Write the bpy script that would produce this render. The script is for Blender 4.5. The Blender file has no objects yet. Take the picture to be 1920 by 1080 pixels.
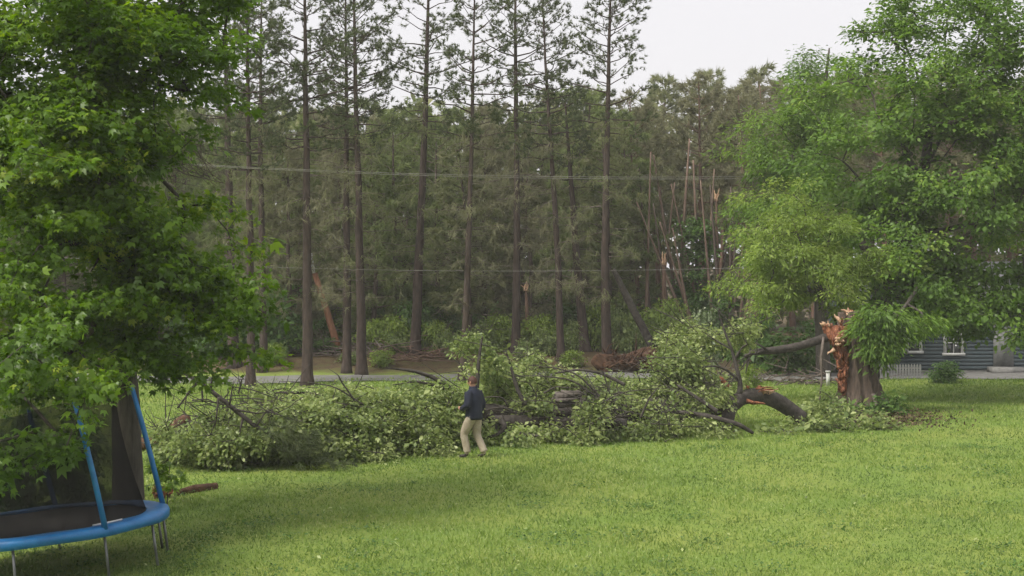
import bpy, math, random
import numpy as np
from mathutils import Vector, Matrix

random.seed(7)
RG = np.random.default_rng(7)
SC = bpy.context.scene
COL = SC.collection

# ------------------------------------------------------------------ camera
CAM_H, FPX, HORIZ = 4.4, 3000.0, 490.0
PITCH = math.atan((540.0 - HORIZ) / FPX)
cam_data = bpy.data.cameras.new("camera")
cam = bpy.data.objects.new("camera", cam_data)
COL.objects.link(cam)
cam.location = (0, 0, CAM_H)
cam.rotation_euler = (math.radians(90) - PITCH, 0, 0)
cam_data.sensor_width = 36.0
cam_data.lens = 36.0 * FPX / 1920.0
cam_data.clip_start, cam_data.clip_end = 0.5, 2000
SC.camera = cam

# ------------------------------------------------------------------ world, sun, exposure
SUN_EL, SUN_AZ = math.radians(52), math.radians(-128)   # azimuth from +Y towards +X: behind the camera, to the left
world = bpy.data.worlds.new("World")
SC.world = world
world.use_nodes = True
wn, wl = world.node_tree.nodes, world.node_tree.links
wn.clear()
w_out = wn.new("ShaderNodeOutputWorld")
w_bg = wn.new("ShaderNodeBackground")
w_sky = wn.new("ShaderNodeTexSky")
w_sky.sky_type = 'NISHITA'
w_sky.sun_disc = False
w_sky.sun_elevation = SUN_EL
w_sky.sun_rotation = SUN_AZ
w_sky.dust_density = 4.0
w_mix = wn.new("ShaderNodeMix")
w_mix.data_type = 'RGBA'
w_mix.inputs[0].default_value = 0.93                   # cloud deck over the blue sky
w_mix.inputs[7].default_value = (7.1, 6.95, 7.15, 1)
wl.new(w_sky.outputs[0], w_mix.inputs[6])
wl.new(w_mix.outputs[2], w_bg.inputs[0])
w_bg.inputs[1].default_value = 0.0425
wl.new(w_bg.outputs[0], w_out.inputs[0])

sun_data = bpy.data.lights.new("sun", 'SUN')
sun_data.energy = 1.5
sun_data.angle = math.radians(22)
sun_data.color = (1.0, 0.95, 0.86)
sun = bpy.data.objects.new("sun", sun_data)
COL.objects.link(sun)
sdir = Vector((math.sin(SUN_AZ) * math.cos(SUN_EL), math.cos(SUN_AZ) * math.cos(SUN_EL), math.sin(SUN_EL)))
sun.rotation_euler = sdir.to_track_quat('Z', 'Y').to_euler()
sun.location = sdir * 60

SC.view_settings.view_transform = 'Standard'
SC.view_settings.look = 'None'
SC.view_settings.gamma = 1
SC.view_settings.exposure = 1.68
SC.view_settings.use_curve_mapping = False
SC.render.engine = 'CYCLES'
SC.cycles.max_bounces = 6
SC.cycles.diffuse_bounces = 3
SC.cycles.glossy_bounces = 2
SC.cycles.transmission_bounces = 4
SC.cycles.transparent_max_bounces = 12
SC.cycles.use_adaptive_sampling = True
SC.cycles.adaptive_threshold = 0.03
SC.cycles.use_denoising = True

# ------------------------------------------------------------------ helpers: places
def smooth(a, b, x):
    t = np.clip((x - a) / (b - a), 0, 1)
    return t * t * (3 - 2 * t)

def gz(x, y):
    """height of the ground"""
    x = np.asarray(x, float); y = np.asarray(y, float)
    z = 0.05 * np.sin(x * 0.31 + 1.3) * np.sin(y * 0.23) + 0.035 * np.sin(x * 0.62 + y * 0.41)
    z = z - 0.085 * np.clip(-x - 4.8, 0, 12) * (1 - smooth(27, 36, y))
    z = z + 0.55 * smooth(63.5, 67, y) * (1 - smooth(3, 9, x))            # low bank behind the road
    return z

cp, sp_ = math.cos(PITCH), math.sin(PITCH)
def P(px, py, Y):
    """point of the place at depth Y along the ray through photo pixel (1920x1080)"""
    u, v = (px - 960) / FPX, (540 - py) / FPX
    d = Vector((u, cp + v * sp_, -sp_ + v * cp))
    t = Y / d.y
    return Vector((0, 0, CAM_H)) + d * t

def ground_y(py):
    return CAM_H * FPX / (py - HORIZ)

def on_ground(px, Y, dz=0.0):
    x = (px - 960) / FPX * Y
    return Vector((x, Y, float(gz(x, Y)) + dz))

# ------------------------------------------------------------------ helpers: materials
MATS = {}
def new_mat(name):
    m = bpy.data.materials.new(name)
    m.use_nodes = True
    m.node_tree.nodes.clear()
    MATS[name] = m
    return m, m.node_tree.nodes, m.node_tree.links

def lin(c):
    return tuple(((v / 255) / 12.92 if v / 255 <= 0.04045 else ((v / 255 + 0.055) / 1.055) ** 2.4) for v in c) + (1,)

def leaf_mat(name, stops, trans=0.3, rough=0.45, spec=0.35):
    m, n, l = new_mat(name)
    out = n.new("ShaderNodeOutputMaterial")
    at = n.new("ShaderNodeAttribute"); at.attribute_name = "rnd"
    rp = n.new("ShaderNodeValToRGB")
    els = rp.color_ramp.elements
    while len(els) > 1: els.remove(els[-1])
    for i, (p, c) in enumerate(stops):
        e = els[0] if i == 0 else els.new(p)
        e.position = p; e.color = tuple(c) + (1,)
    l.new(at.outputs["Fac"], rp.inputs[0])
    pb = n.new("ShaderNodeBsdfPrincipled")
    pb.inputs["Roughness"].default_value = rough
    pb.inputs["Specular IOR Level"].default_value = spec
    l.new(rp.outputs[0], pb.inputs["Base Color"])
    if trans > 0:
        hs = n.new("ShaderNodeHueSaturation")
        hs.inputs["Hue"].default_value = 0.497
        hs.inputs["Saturation"].default_value = 1.1
        hs.inputs["Value"].default_value = 1.25
        l.new(rp.outputs[0], hs.inputs["Color"])
        tr = n.new("ShaderNodeBsdfTranslucent")
        l.new(hs.outputs[0], tr.inputs[0])
        mx = n.new("ShaderNodeMixShader"); mx.inputs[0].default_value = trans
        l.new(pb.outputs[0], mx.inputs[1]); l.new(tr.outputs[0], mx.inputs[2])
        l.new(mx.outputs[0], out.inputs[0])
    else:
        l.new(pb.outputs[0], out.inputs[0])
    return m

def rough_mat(name, c1, c2, scale=(6, 6, 6), detail=6, rough=0.85, bump=0.4, c3=None, bump_scale=None, spec=0.3, metal=0.0, dist=0.02):
    """two or three colours broken up by noise in object space, with relief"""
    m, n, l = new_mat(name)
    out = n.new("ShaderNodeOutputMaterial")
    pb = n.new("ShaderNodeBsdfPrincipled")
    tc = n.new("ShaderNodeTexCoord"); mp = n.new("ShaderNodeMapping")
    mp.inputs["Scale"].default_value = scale
    l.new(tc.outputs["Object"], mp.inputs[0])
    nz = n.new("ShaderNodeTexNoise"); nz.inputs["Scale"].default_value = 1.0
    nz.inputs["Detail"].default_value = detail; nz.inputs["Roughness"].default_value = 0.65
    l.new(mp.outputs[0], nz.inputs[0])
    rp = n.new("ShaderNodeValToRGB")
    rp.color_ramp.elements[0].position = 0.32; rp.color_ramp.elements[0].color = tuple(c1) + (1,)
    rp.color_ramp.elements[1].position = 0.68; rp.color_ramp.elements[1].color = tuple(c2) + (1,)
    if c3:
        e = rp.color_ramp.elements.new(0.5); e.color = tuple(c3) + (1,)
    l.new(nz.outputs[0], rp.inputs[0])
    l.new(rp.outputs[0], pb.inputs["Base Color"])
    pb.inputs["Roughness"].default_value = rough
    pb.inputs["Specular IOR Level"].default_value = spec
    pb.inputs["Metallic"].default_value = metal
    if bump:
        bp = n.new("ShaderNodeBump"); bp.inputs["Strength"].default_value = bump
        bp.inputs["Distance"].default_value = dist
        l.new(nz.outputs[0], bp.inputs["Height"]); l.new(bp.outputs[0], pb.inputs["Normal"])
    l.new(pb.outputs[0], out.inputs[0])
    return m

# foliage
leaf_mat("maple_leaf", [(0.0, (0.057, 0.116, 0.012)), (0.5, (0.116, 0.212, 0.020)), (0.85, (0.207, 0.323, 0.029)), (1.0, (0.351, 0.425, 0.060))], 0.45, 0.4, 0.4)
leaf_mat("fallen_leaf", [(0.0, (0.081, 0.123, 0.034)), (0.45, (0.156, 0.218, 0.065)), (0.8, (0.272, 0.330, 0.109)), (1.0, (0.423, 0.479, 0.209))], 0.38, 0.45, 0.4)
leaf_mat("oak_leaf", [(0.0, (0.076, 0.142, 0.029)), (0.5, (0.132, 0.231, 0.042)), (0.9, (0.207, 0.322, 0.056)), (1.0, (0.327, 0.416, 0.100))], 0.45, 0.5, 0.3)
leaf_mat("bright_leaf", [(0.0, (0.121, 0.185, 0.037)), (0.5, (0.228, 0.320, 0.067)), (0.9, (0.314, 0.400, 0.097)), (1.0, (0.385, 0.440, 0.145))], 0.45, 0.5, 0.3)
leaf_mat("silver_leaf", [(0.0, (0.08, 0.12, 0.055)), (0.5, (0.15, 0.20, 0.095)), (0.85, (0.26, 0.32, 0.18)), (1.0, (0.5, 0.55, 0.42))], 0.3, 0.4, 0.4)
leaf_mat("shrub_leaf", [(0.0, (0.053, 0.102, 0.028)), (0.5, (0.089, 0.174, 0.040)), (0.9, (0.158, 0.264, 0.064)), (1.0, (0.273, 0.360, 0.120))], 0.38, 0.5, 0.3)
leaf_mat("pine_needle", [(0.0, (0.053, 0.072, 0.034)), (0.6, (0.095, 0.121, 0.052)), (1.0, (0.158, 0.185, 0.078))], 0.3, 0.6, 0.2)
leaf_mat("wood_needle", [(0.0, (0.130, 0.150, 0.071)), (0.5, (0.201, 0.225, 0.107)), (1.0, (0.297, 0.306, 0.153))], 0.48, 0.7, 0.15)
leaf_mat("olive_needle", [(0.0, (0.111, 0.147, 0.055)), (0.5, (0.173, 0.222, 0.083)), (1.0, (0.256, 0.302, 0.120))], 0.48, 0.7, 0.15)
leaf_mat("drab_needle", [(0.0, (0.140, 0.141, 0.082)), (0.5, (0.213, 0.215, 0.126)), (1.0, (0.292, 0.289, 0.171))], 0.48, 0.7, 0.15)
leaf_mat("grass_blade", [(0.0, (0.097, 0.158, 0.039)), (0.5, (0.181, 0.271, 0.061)), (0.9, (0.239, 0.325, 0.074)), (1.0, (0.372, 0.432, 0.163))], 0.42, 0.5, 0.25)
leaf_mat("dry_litter", [(0.0, (0.04, 0.03, 0.02)), (0.5, (0.09, 0.065, 0.04)), (1.0, (0.16, 0.115, 0.07))], 0.0, 0.9, 0.1)
# bark and wood
rough_mat("pine_bark", (0.026, 0.019, 0.016), (0.078, 0.056, 0.047), (9, 9, 2.2), 6, 0.9, 0.7)
rough_mat("wood_bark", (0.050, 0.038, 0.032), (0.125, 0.095, 0.080), (7, 7, 1.2), 5, 0.9, 0.5)
rough_mat("red_bark", (0.085, 0.055, 0.042), (0.20, 0.125, 0.092), (6, 6, 1.0), 5, 0.9, 0.5)
rough_mat("snag_bark", (0.11, 0.074, 0.056), (0.235, 0.165, 0.128), (6, 6, 1.0), 5, 0.9, 0.4)
rough_mat("maple_bark", (0.030, 0.026, 0.022), (0.095, 0.082, 0.070), (14, 14, 2.0), 7, 0.9, 0.9)
rough_mat("old_bark", (0.030, 0.022, 0.017), (0.135, 0.100, 0.078), (12, 12, 1.4), 8, 0.9, 1.0, dist=0.05)
rough_mat("log_bark", (0.020, 0.017, 0.015), (0.085, 0.073, 0.064), (8, 8, 8), 8, 0.9, 0.9, dist=0.03)
rough_mat("grey_twig", (0.075, 0.06, 0.05), (0.17, 0.14, 0.12), (10, 10, 10), 3, 0.9, 0.2)
rough_mat("split_wood", (0.060, 0.022, 0.012), (0.46, 0.20, 0.105), (13, 13, 6), 8, 0.8, 1.0, c3=(0.19, 0.068, 0.035), dist=0.04)
rough_mat("pale_wood", (0.30, 0.16, 0.09), (0.60, 0.42, 0.28), (18, 18, 4), 6, 0.7, 0.6)
rough_mat("weathered_wood", (0.05, 0.042, 0.037), (0.19, 0.165, 0.145), (14, 14, 14), 6, 0.85, 0.7)
rough_mat("pole_wood", (0.17, 0.075, 0.042), (0.33, 0.16, 0.09), (10, 10, 1.0), 5, 0.8, 0.4)
rough_mat("root_soil", (0.045, 0.025, 0.016), (0.15, 0.080, 0.048), (5, 5, 5), 8, 0.95, 1.0, dist=0.08)
# built things
rough_mat("slate_siding", (0.044, 0.060, 0.068), (0.062, 0.082, 0.092), (2, 2, 9), 5, 0.7, 0.05)
rough_mat("cream_siding", (0.55, 0.38, 0.20), (0.66, 0.47, 0.27), (2, 2, 9), 5, 0.7, 0.05)
rough_mat("white_paint", (0.42, 0.42, 0.41), (0.60, 0.60, 0.585), (5, 5, 5), 4, 0.55, 0.05)
rough_mat("fence_paint", (0.15, 0.155, 0.155), (0.24, 0.24, 0.235), (6, 6, 6), 4, 0.7, 0.1)
rough_mat("roof_shingle", (0.10, 0.10, 0.105), (0.20, 0.20, 0.205), (7, 7, 7), 6, 0.9, 0.4)
rough_mat("concrete", (0.12, 0.12, 0.115), (0.24, 0.235, 0.225), (4, 4, 4), 7, 0.9, 0.3)
rough_mat("dark_glass", (0.030, 0.035, 0.036), (0.060, 0.066, 0.066), (1.5, 1.5, 1.5), 2, 0.12, 0.0, spec=0.6)
rough_mat("gravel_road", (0.11, 0.108, 0.10), (0.22, 0.215, 0.205), (2.5, 2.5, 2.5), 9, 0.95, 0.3)
rough_mat("blue_vinyl", (0.008, 0.105, 0.30), (0.016, 0.170, 0.42), (5, 5, 5), 6, 0.42, 0.25, spec=0.45)
rough_mat("black_mat", (0.012, 0.011, 0.010), (0.030, 0.026, 0.023), (9, 9, 9), 4, 0.75, 0.1)
rough_mat("galvanised_steel", (0.12, 0.125, 0.13), (0.25, 0.255, 0.26), (8, 8, 3), 5, 0.45, 0.1, metal=0.6)
rough_mat("porcelain", (0.62, 0.62, 0.64), (0.75, 0.75, 0.77), (8, 8, 8), 2, 0.3, 0.0)
rough_mat("wire_metal", (0.20, 0.195, 0.17), (0.32, 0.31, 0.28), (1, 1, 1), 2, 0.5, 0.0)
rough_mat("dark_rubber", (0.015, 0.015, 0.016), (0.03, 0.03, 0.032), (8, 8, 8), 2, 0.7, 0.0)
# clothes
rough_mat("navy_cloth", (0.010, 0.013, 0.026), (0.022, 0.027, 0.046), (9, 9, 9), 6, 0.85, 0.5, dist=0.02)
rough_mat("khaki_cloth", (0.27, 0.225, 0.165), (0.40, 0.345, 0.265), (7, 7, 7), 6, 0.9, 0.6, dist=0.02)
rough_mat("skin", (0.42, 0.22, 0.15), (0.50, 0.28, 0.19), (12, 12, 12), 3, 0.55, 0.1)
rough_mat("auburn_hair", (0.035, 0.015, 0.011), (0.105, 0.043, 0.028), (40, 40, 12), 5, 0.6, 0.6)
rough_mat("shoe_leather", (0.02, 0.017, 0.015), (0.05, 0.042, 0.036), (12, 12, 12), 4, 0.5, 0.2)

def net_mat():
    m, n, l = new_mat("black_net")
    out = n.new("ShaderNodeOutputMaterial")
    df = n.new("ShaderNodeBsdfDiffuse"); df.inputs[0].default_value = (0.012, 0.012, 0.012, 1)
    tr = n.new("ShaderNodeBsdfTransparent")
    tc = n.new("ShaderNodeTexCoord"); nz = n.new("ShaderNodeTexNoise")
    nz.inputs["Scale"].default_value = 2.2; nz.inputs["Detail"].default_value = 3
    l.new(tc.outputs["Object"], nz.inputs[0])
    mr = n.new("ShaderNodeMapRange"); mr.inputs[1].default_value = 0.3; mr.inputs[2].default_value = 0.7
    mr.inputs[3].default_value = 0.52; mr.inputs[4].default_value = 0.76       # weave seen denser where it hangs in folds
    l.new(nz.outputs[0], mr.inputs[0])
    mx = n.new("ShaderNodeMixShader")
    l.new(mr.outputs[0], mx.inputs[0]); l.new(tr.outputs[0], mx.inputs[1]); l.new(df.outputs[0], mx.inputs[2])
    l.new(mx.outputs[0], out.inputs[0])
net_mat()

def ground_mat():
    m, n, l = new_mat("lawn_ground")
    out = n.new("ShaderNodeOutputMaterial"); pb = n.new("ShaderNodeBsdfPrincipled")
    geo = n.new("ShaderNodeNewGeometry")
    def noise(scale, detail=5, rough=0.6):
        z = n.new("ShaderNodeTexNoise"); z.inputs["Scale"].default_value = scale
        z.inputs["Detail"].default_value = detail; z.inputs["Roughness"].default_value = rough
        l.new(geo.outputs["Position"], z.inputs[0]); return z
    def ramp(src, stops):
        r = n.new("ShaderNodeValToRGB"); els = r.color_ramp.elements
        while len(els) > 1: els.remove(els[-1])
        for i, (p, c) in enumerate(stops):
            e = els[0] if i == 0 else els.new(p)
            e.position = p; e.color = tuple(c) + (1,)
        l.new(src, r.inputs[0]); return r
    fine, big = noise(14, 8, 0.75), noise(0.45, 4)
    g1 = ramp(fine.outputs[0], [(0.3, (0.110, 0.175, 0.034)), (0.5, (0.155, 0.230, 0.044)), (0.72, (0.20, 0.275, 0.056))])
    g2 = ramp(fine.outputs[0], [(0.3, (0.155, 0.200, 0.042)), (0.5, (0.210, 0.260, 0.056)), (0.72, (0.26, 0.30, 0.070))])
    mx = n.new("ShaderNodeMix"); mx.data_type = 'RGBA'
    bigr = ramp(big.outputs[0], [(0.38, (0, 0, 0)), (0.62, (1, 1, 1))])
    l.new(bigr.outputs[0], mx.inputs[0]); l.new(g1.outputs[0], mx.inputs[6]); l.new(g2.outputs[0], mx.inputs[7])
    lit = ramp(noise(3.0, 9, 0.75).outputs[0], [(0.3, (0.040, 0.030, 0.018)), (0.5, (0.10, 0.070, 0.040)), (0.62, (0.085, 0.095, 0.032)), (0.75, (0.16, 0.12, 0.07))])
    # woodland floor begins behind the road: depth along Y, edge broken by noise
    sep = n.new("ShaderNodeSeparateXYZ"); l.new(geo.outputs["Position"], sep.inputs[0])
    ed = noise(0.5, 5)
    ad = n.new("ShaderNodeMath"); ad.operation = 'MULTIPLY_ADD'; ad.inputs[1].default_value = 5.0
    l.new(ed.outputs[0], ad.inputs[0]); l.new(sep.outputs["Y"], ad.inputs[2])
    mr = n.new("ShaderNodeMapRange"); mr.inputs[1].default_value = 64.8; mr.inputs[2].default_value = 66.8
    l.new(ad.outputs[0], mr.inputs[0])
    mx2 = n.new("ShaderNodeMix"); mx2.data_type = 'RGBA'
    l.new(mr.outputs[0], mx2.inputs[0]); l.new(mx.outputs[2], mx2.inputs[6]); l.new(lit.outputs[0], mx2.inputs[7])
    l.new(mx2.outputs[2], pb.inputs["Base Color"])
    pb.inputs["Roughness"].default_value = 0.9; pb.inputs["Specular IOR Level"].default_value = 0.15
    bp = n.new("ShaderNodeBump"); bp.inputs["Strength"].default_value = 0.6; bp.inputs["Distance"].default_value = 0.06
    l.new(fine.outputs[0], bp.inputs["Height"]); l.new(bp.outputs[0], pb.inputs["Normal"])
    l.new(pb.outputs[0], out.inputs[0])
ground_mat()

# ------------------------------------------------------------------ helpers: meshes
JOINED = {"crown", "foliage", "twig", "dead_limb", "splinter", "split_wood", "root"}   # fine pieces too small to pick apart one by one
def link(name, me, parent=None):
    o = bpy.data.objects.new(name, me)
    COL.objects.link(o)
    if parent is not None:
        o.parent = parent
        if name in JOINED: o["kind"] = "stuff"
    return o

def mesh(name, V, F, mat, smooth_=True, rnd=None):
    """F: array (n,k) of one face size, or a list of tuples"""
    me = bpy.data.meshes.new(name)
    V = np.asarray(V, np.float32)
    if isinstance(F, np.ndarray):
        nf, k = F.shape
        me.vertices.add(len(V)); me.vertices.foreach_set("co", V.ravel())
        me.loops.add(nf * k); me.loops.foreach_set("vertex_index", F.astype(np.int32).ravel())
        me.polygons.add(nf)
        me.polygons.foreach_set("loop_start", np.arange(0, nf * k, k, dtype=np.int32))
        try: me.polygons.foreach_set("loop_total", np.full(nf, k, np.int32))
        except Exception: pass
    else:
        me.from_pydata([tuple(v) for v in V], [], [tuple(f) for f in F])
    if rnd is not None:
        a = me.attributes.new("rnd", 'FLOAT', 'FACE')
        a.data.foreach_set("value", np.clip(np.asarray(rnd, np.float32), 0, 1))
    if smooth_:
        me.polygons.foreach_set("use_smooth", np.ones(len(me.polygons), bool))
    me.materials.append(MATS[mat])
    me.update(); me.validate()
    return me

def thing(name, label, cat, loc=(0, 0, 0), group=None, rotz=0.0):
    o = bpy.data.objects.new(name, None)
    COL.objects.link(o)
    o.location = loc; o.rotation_euler = (0, 0, rotz)
    o.empty_display_size = 0.3
    o["label"] = label; o["category"] = cat
    if group: o["group"] = group
    return o

def tag(o, label, cat, group=None, kind=None):
    o["label"] = label
    if cat: o["category"] = cat
    if group: o["group"] = group
    if kind: o["kind"] = kind
    return o

def frame_of(d):
    d = d / (np.linalg.norm(d) + 1e-9)
    a = np.array([0, 0, 1.0]) if abs(d[2]) < 0.9 else np.array([1.0, 0, 0])
    u = np.cross(d, a); u /= np.linalg.norm(u)
    return u, np.cross(d, u)

class Geo:
    """collects tubes (quads)"""
    def __init__(s): s.V, s.F, s.n = [], [], 0
    def add(s, V, F):
        s.V.append(np.asarray(V, float)); s.F.append(np.asarray(F, int) + s.n); s.n += len(V)
    def tube(s, pts, rad, sides=6, jit=0.0, cap=True, ridges=0, ridge=0.0):
        pts = np.asarray([tuple(p) for p in pts], float); rad = list(rad)
        n = len(pts)
        if n < 2: return
        tang = np.gradient(pts, axis=0)
        u, v = frame_of(tang[0])
        ang = np.arange(sides) * 2 * math.pi / sides
        rings = []
        for i in range(n):
            d = tang[i] / (np.linalg.norm(tang[i]) + 1e-9)
            u = u - d * np.dot(u, d); u /= np.linalg.norm(u) + 1e-9
            v = np.cross(d, u)
            r = rad[i] * (1 + (RG.normal(0, jit, sides) if jit else 0))
            if ridges: r = r * (1 + ridge * np.cos(ang * ridges + 0.5 * math.sin(i * 0.7)))
            rings.append(pts[i] + np.outer(np.cos(ang) * r, u) + np.outer(np.sin(ang) * r, v))
        if cap:
            rings = [np.repeat(pts[:1], sides, 0) + (rings[0] - pts[0]) * 0.02] + rings + [np.repeat(pts[-1:], sides, 0) + (rings[-1] - pts[-1]) * 0.02]
        V = np.concatenate(rings); m = len(rings)
        i = np.arange(m - 1)[:, None] * sides; j = np.arange(sides)[None, :]; k = (np.arange(sides) + 1) % sides
        F = np.stack([i + j, i + k[None, :], i + sides + k[None, :], i + sides + j], -1).reshape(-1, 4)
        s.add(V, F)
    def edges(s, A, B, ra, rb, sides=4):
        """many straight tapered twigs at once"""
        A = np.asarray(A, float); B = np.asarray(B, float); m = len(A)
        if m == 0: return
        d = B - A; d /= np.linalg.norm(d, axis=1)[:, None] + 1e-9
        h = np.where(np.abs(d[:, 2:3]) < 0.9, np.array([[0, 0, 1.0]]), np.array([[1.0, 0, 0]]))
        u = np.cross(d, h); u /= np.linalg.norm(u, axis=1)[:, None] + 1e-9
        v = np.cross(d, u)
        an = np.arange(sides) * 2 * math.pi / sides
        ring = np.cos(an)[None, :, None] * u[:, None, :] + np.sin(an)[None, :, None] * v[:, None, :]
        va = A[:, None, :] + ring * np.asarray(ra).reshape(-1, 1, 1)
        vb = B[:, None, :] + ring * np.asarray(rb).reshape(-1, 1, 1)
        V = np.concatenate([va, vb], 1).reshape(-1, 3)
        j = np.arange(sides); k = (j + 1) % sides
        f = np.stack([j, k, k + sides, j + sides], -1)
        F = (np.arange(m)[:, None, None] * 2 * sides + f[None]).reshape(-1, 4)
        s.add(V, F)
    def box(s, c, size, rot=None):
        c = np.asarray(c, float); h = np.asarray(size, float) / 2
        q = np.array([[-1, -1, -1], [1, -1, -1], [1, 1, -1], [-1, 1, -1], [-1, -1, 1], [1, -1, 1], [1, 1, 1], [-1, 1, 1]]) * h
        if rot is not None: q = q @ np.asarray(rot).T
        s.add(q + c, [[0, 3, 2, 1], [4, 5, 6, 7], [0, 1, 5, 4], [1, 2, 6, 5], [2, 3, 7, 6], [3, 0, 4, 7]])
    def build(s, name, mat, parent=None, smooth_=True, origin=(0, 0, 0)):
        V = np.concatenate(s.V) - np.asarray(tuple(origin), float)
        return link(name, mesh(name, V, np.concatenate(s.F), mat, smooth_), parent)

LEAF = {
    'diamond': (np.array([[0, 0, 0], [.5, .30, .07], [1, 0, -.08], [.5, -.30, .07]]), np.array([[0, 1, 2, 3]])),
    'long': (np.array([[0, 0, 0], [.45, .15, .04], [1, 0, -.15], [.45, -.15, .04]]), np.array([[0, 1, 2, 3]])),
    'maple': (np.array([[0, 0, 0], [.05, -.36, .03], [.64, -.56, -.10], [.46, -.17, .05], [1, 0, -.12], [.46, .17, .05], [.64, .56, -.10], [.05, .36, .03]]),
              np.array([[0, 1, 2, 3], [0, 3, 4, 5], [0, 5, 6, 7]])),
}
def unit(a): return a / (np.linalg.norm(a, axis=1)[:, None] + 1e-9)

def leaves(name, C, N, U, S, R, mat, parent, shape='diamond', origin=(0, 0, 0)):
    """C centres, N normals, U length directions, S sizes, R colour value 0..1 for each leaf"""
    sv, sf = LEAF[shape]
    N = unit(N); U = unit(U - N * np.sum(U * N, 1)[:, None]); W = np.cross(N, U)
    C = C - np.asarray(tuple(origin), float)
    V = C[:, None, :] + S[:, None, None] * (sv[None, :, 0:1] * U[:, None] + sv[None, :, 1:2] * W[:, None] + sv[None, :, 2:3] * N[:, None])
    F = (np.arange(len(C))[:, None, None] * len(sv) + sf[None]).reshape(-1, 4)
    return link(name, mesh(name, V.reshape(-1, 3), F, mat, False, np.repeat(R, len(sf))), parent)

def tufts(C, D, L, n, width, spread=0.9):
    """needle tufts: n narrow triangles round each direction D"""
    m = len(C)
    D = unit(D)
    d = D[:, None, :] + RG.normal(0, spread * 0.6, (m, n, 3))
    d /= np.linalg.norm(d, axis=2)[..., None]
    off = RG.random((m, n, 1)) * 0.5
    base = C[:, None, :] - D[:, None, :] * (off * L[:, None, None])
    w = np.cross(d, RG.normal(0, 1, (m, n, 3))); w /= np.linalg.norm(w, axis=2)[..., None] + 1e-9
    ll = L[:, None, None] * RG.uniform(0.7, 1.15, (m, n, 1))
    a = base - w * width * 0.5; b = base + w * width * 0.5; c = base + d * ll
    V = np.stack([a, b, c], 2).reshape(-1, 3)
    F = np.arange(m * n * 3).reshape(-1, 3)
    rnd = (RG.random((m, 1)) * 0.6 + RG.random((m, n)) * 0.4).ravel()
    return V, F, rnd

# ------------------------------------------------------------------ broad-leaved trees
def grow(nodes, parents, targets, order_from, sag=0.12):
    """joins every target to the nearest node already grown; returns the grown skeleton"""
    pos = [np.asarray(tuple(p), float) for p in nodes]; par = list(parents)
    T = np.asarray(targets)
    order = np.argsort(np.linalg.norm(T - np.asarray(tuple(order_from)), axis=1))
    tips = []
    for ti in order:
        t = T[ti]
        arr = np.array(pos)
        dist = np.linalg.norm(arr - t, axis=1)
        dist = dist + np.where(arr[:, 2] > t[2] + 0.6, 0.8, 0)
        k = int(np.argmin(dist)); a = pos[k]; L = np.linalg.norm(t - a)
        steps = max(1, int(L / 0.45)); prev = k
        for s in range(1, steps + 1):
            f = s / steps
            p = a + (t - a) * f
            if s < steps: p = p + RG.normal(0, 0.05 * L ** 0.5, 3)
            p[2] += sag * L * math.sin(math.pi * f) * 0.6
            pos.append(p); par.append(prev); prev = len(pos) - 1
        tips.append(prev)
    return np.array(pos), np.array(par), tips

def branch_radii(pos, par, tips, r_tip, r_root, expo=0.5):
    n = len(pos); w = np.zeros(n)
    for t in tips: w[t] += 1
    for i in range(n - 1, -1, -1):
        if par[i] >= 0: w[par[i]] += w[i]
    w = np.maximum(w, 0.6)
    r = r_tip * w ** expo
    return np.minimum(r, r_root)

def ellipsoid_points(c, r, n, shell=0.55):
    d = unit(RG.normal(0, 1, (n, 3)))
    q = (shell + (1 - shell) * RG.random((n, 1))) ** 0.8
    q = np.where(RG.random((n, 1)) < 0.25, RG.random((n, 1)) ** 0.5, q)
    return np.asarray(tuple(c)) + d * q * np.asarray(r)

def leaf_clumps(cl, radius, per, size, centre, droop=0.35, flat=0.6, tilt=0.55, mean=0.42, tone=None):
    """leaves in sprays round clump centres -> C,N,U,S,R"""
    m = len(cl)
    rad = radius * RG.uniform(0.65, 1.35, m)
    cnt = np.maximum(6, (per * (rad / radius) ** 2).astype(int))
    idx = np.repeat(np.arange(m), cnt); k = len(idx)
    off = np.clip(RG.normal(0, 0.5, (k, 3)), -1.05, 1.05) * rad[idx][:, None]
    off[:, 2] *= flat
    out = unit(cl - np.asarray(tuple(centre)))
    # each clump is a tilted spray
    off[:, 2] -= droop * np.abs(np.sum(off[:, :2] * out[idx][:, :2], 1)) * 0.6
    C = cl[idx] + off
    N = np.array([[0, 0, 1.0]]) + out[idx] * 0.35 + RG.normal(0, tilt, (k, 3))
    U = off + out[idx] * 0.25 * radius + RG.normal(0, 0.25 * radius, (k, 3)); U[:, 2] -= droop * radius
    S = size * RG.lognormal(-0.03, 0.32, k)
    tn = (RG.normal(mean, 0.20, m) if tone is None else mean + tone + RG.normal(0, .10, m))
    R = np.clip(tn[idx] * 0.65 + RG.random(k) ** 1.3 * 0.48, 0, 1)
    return C, N, U, S, R

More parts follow.
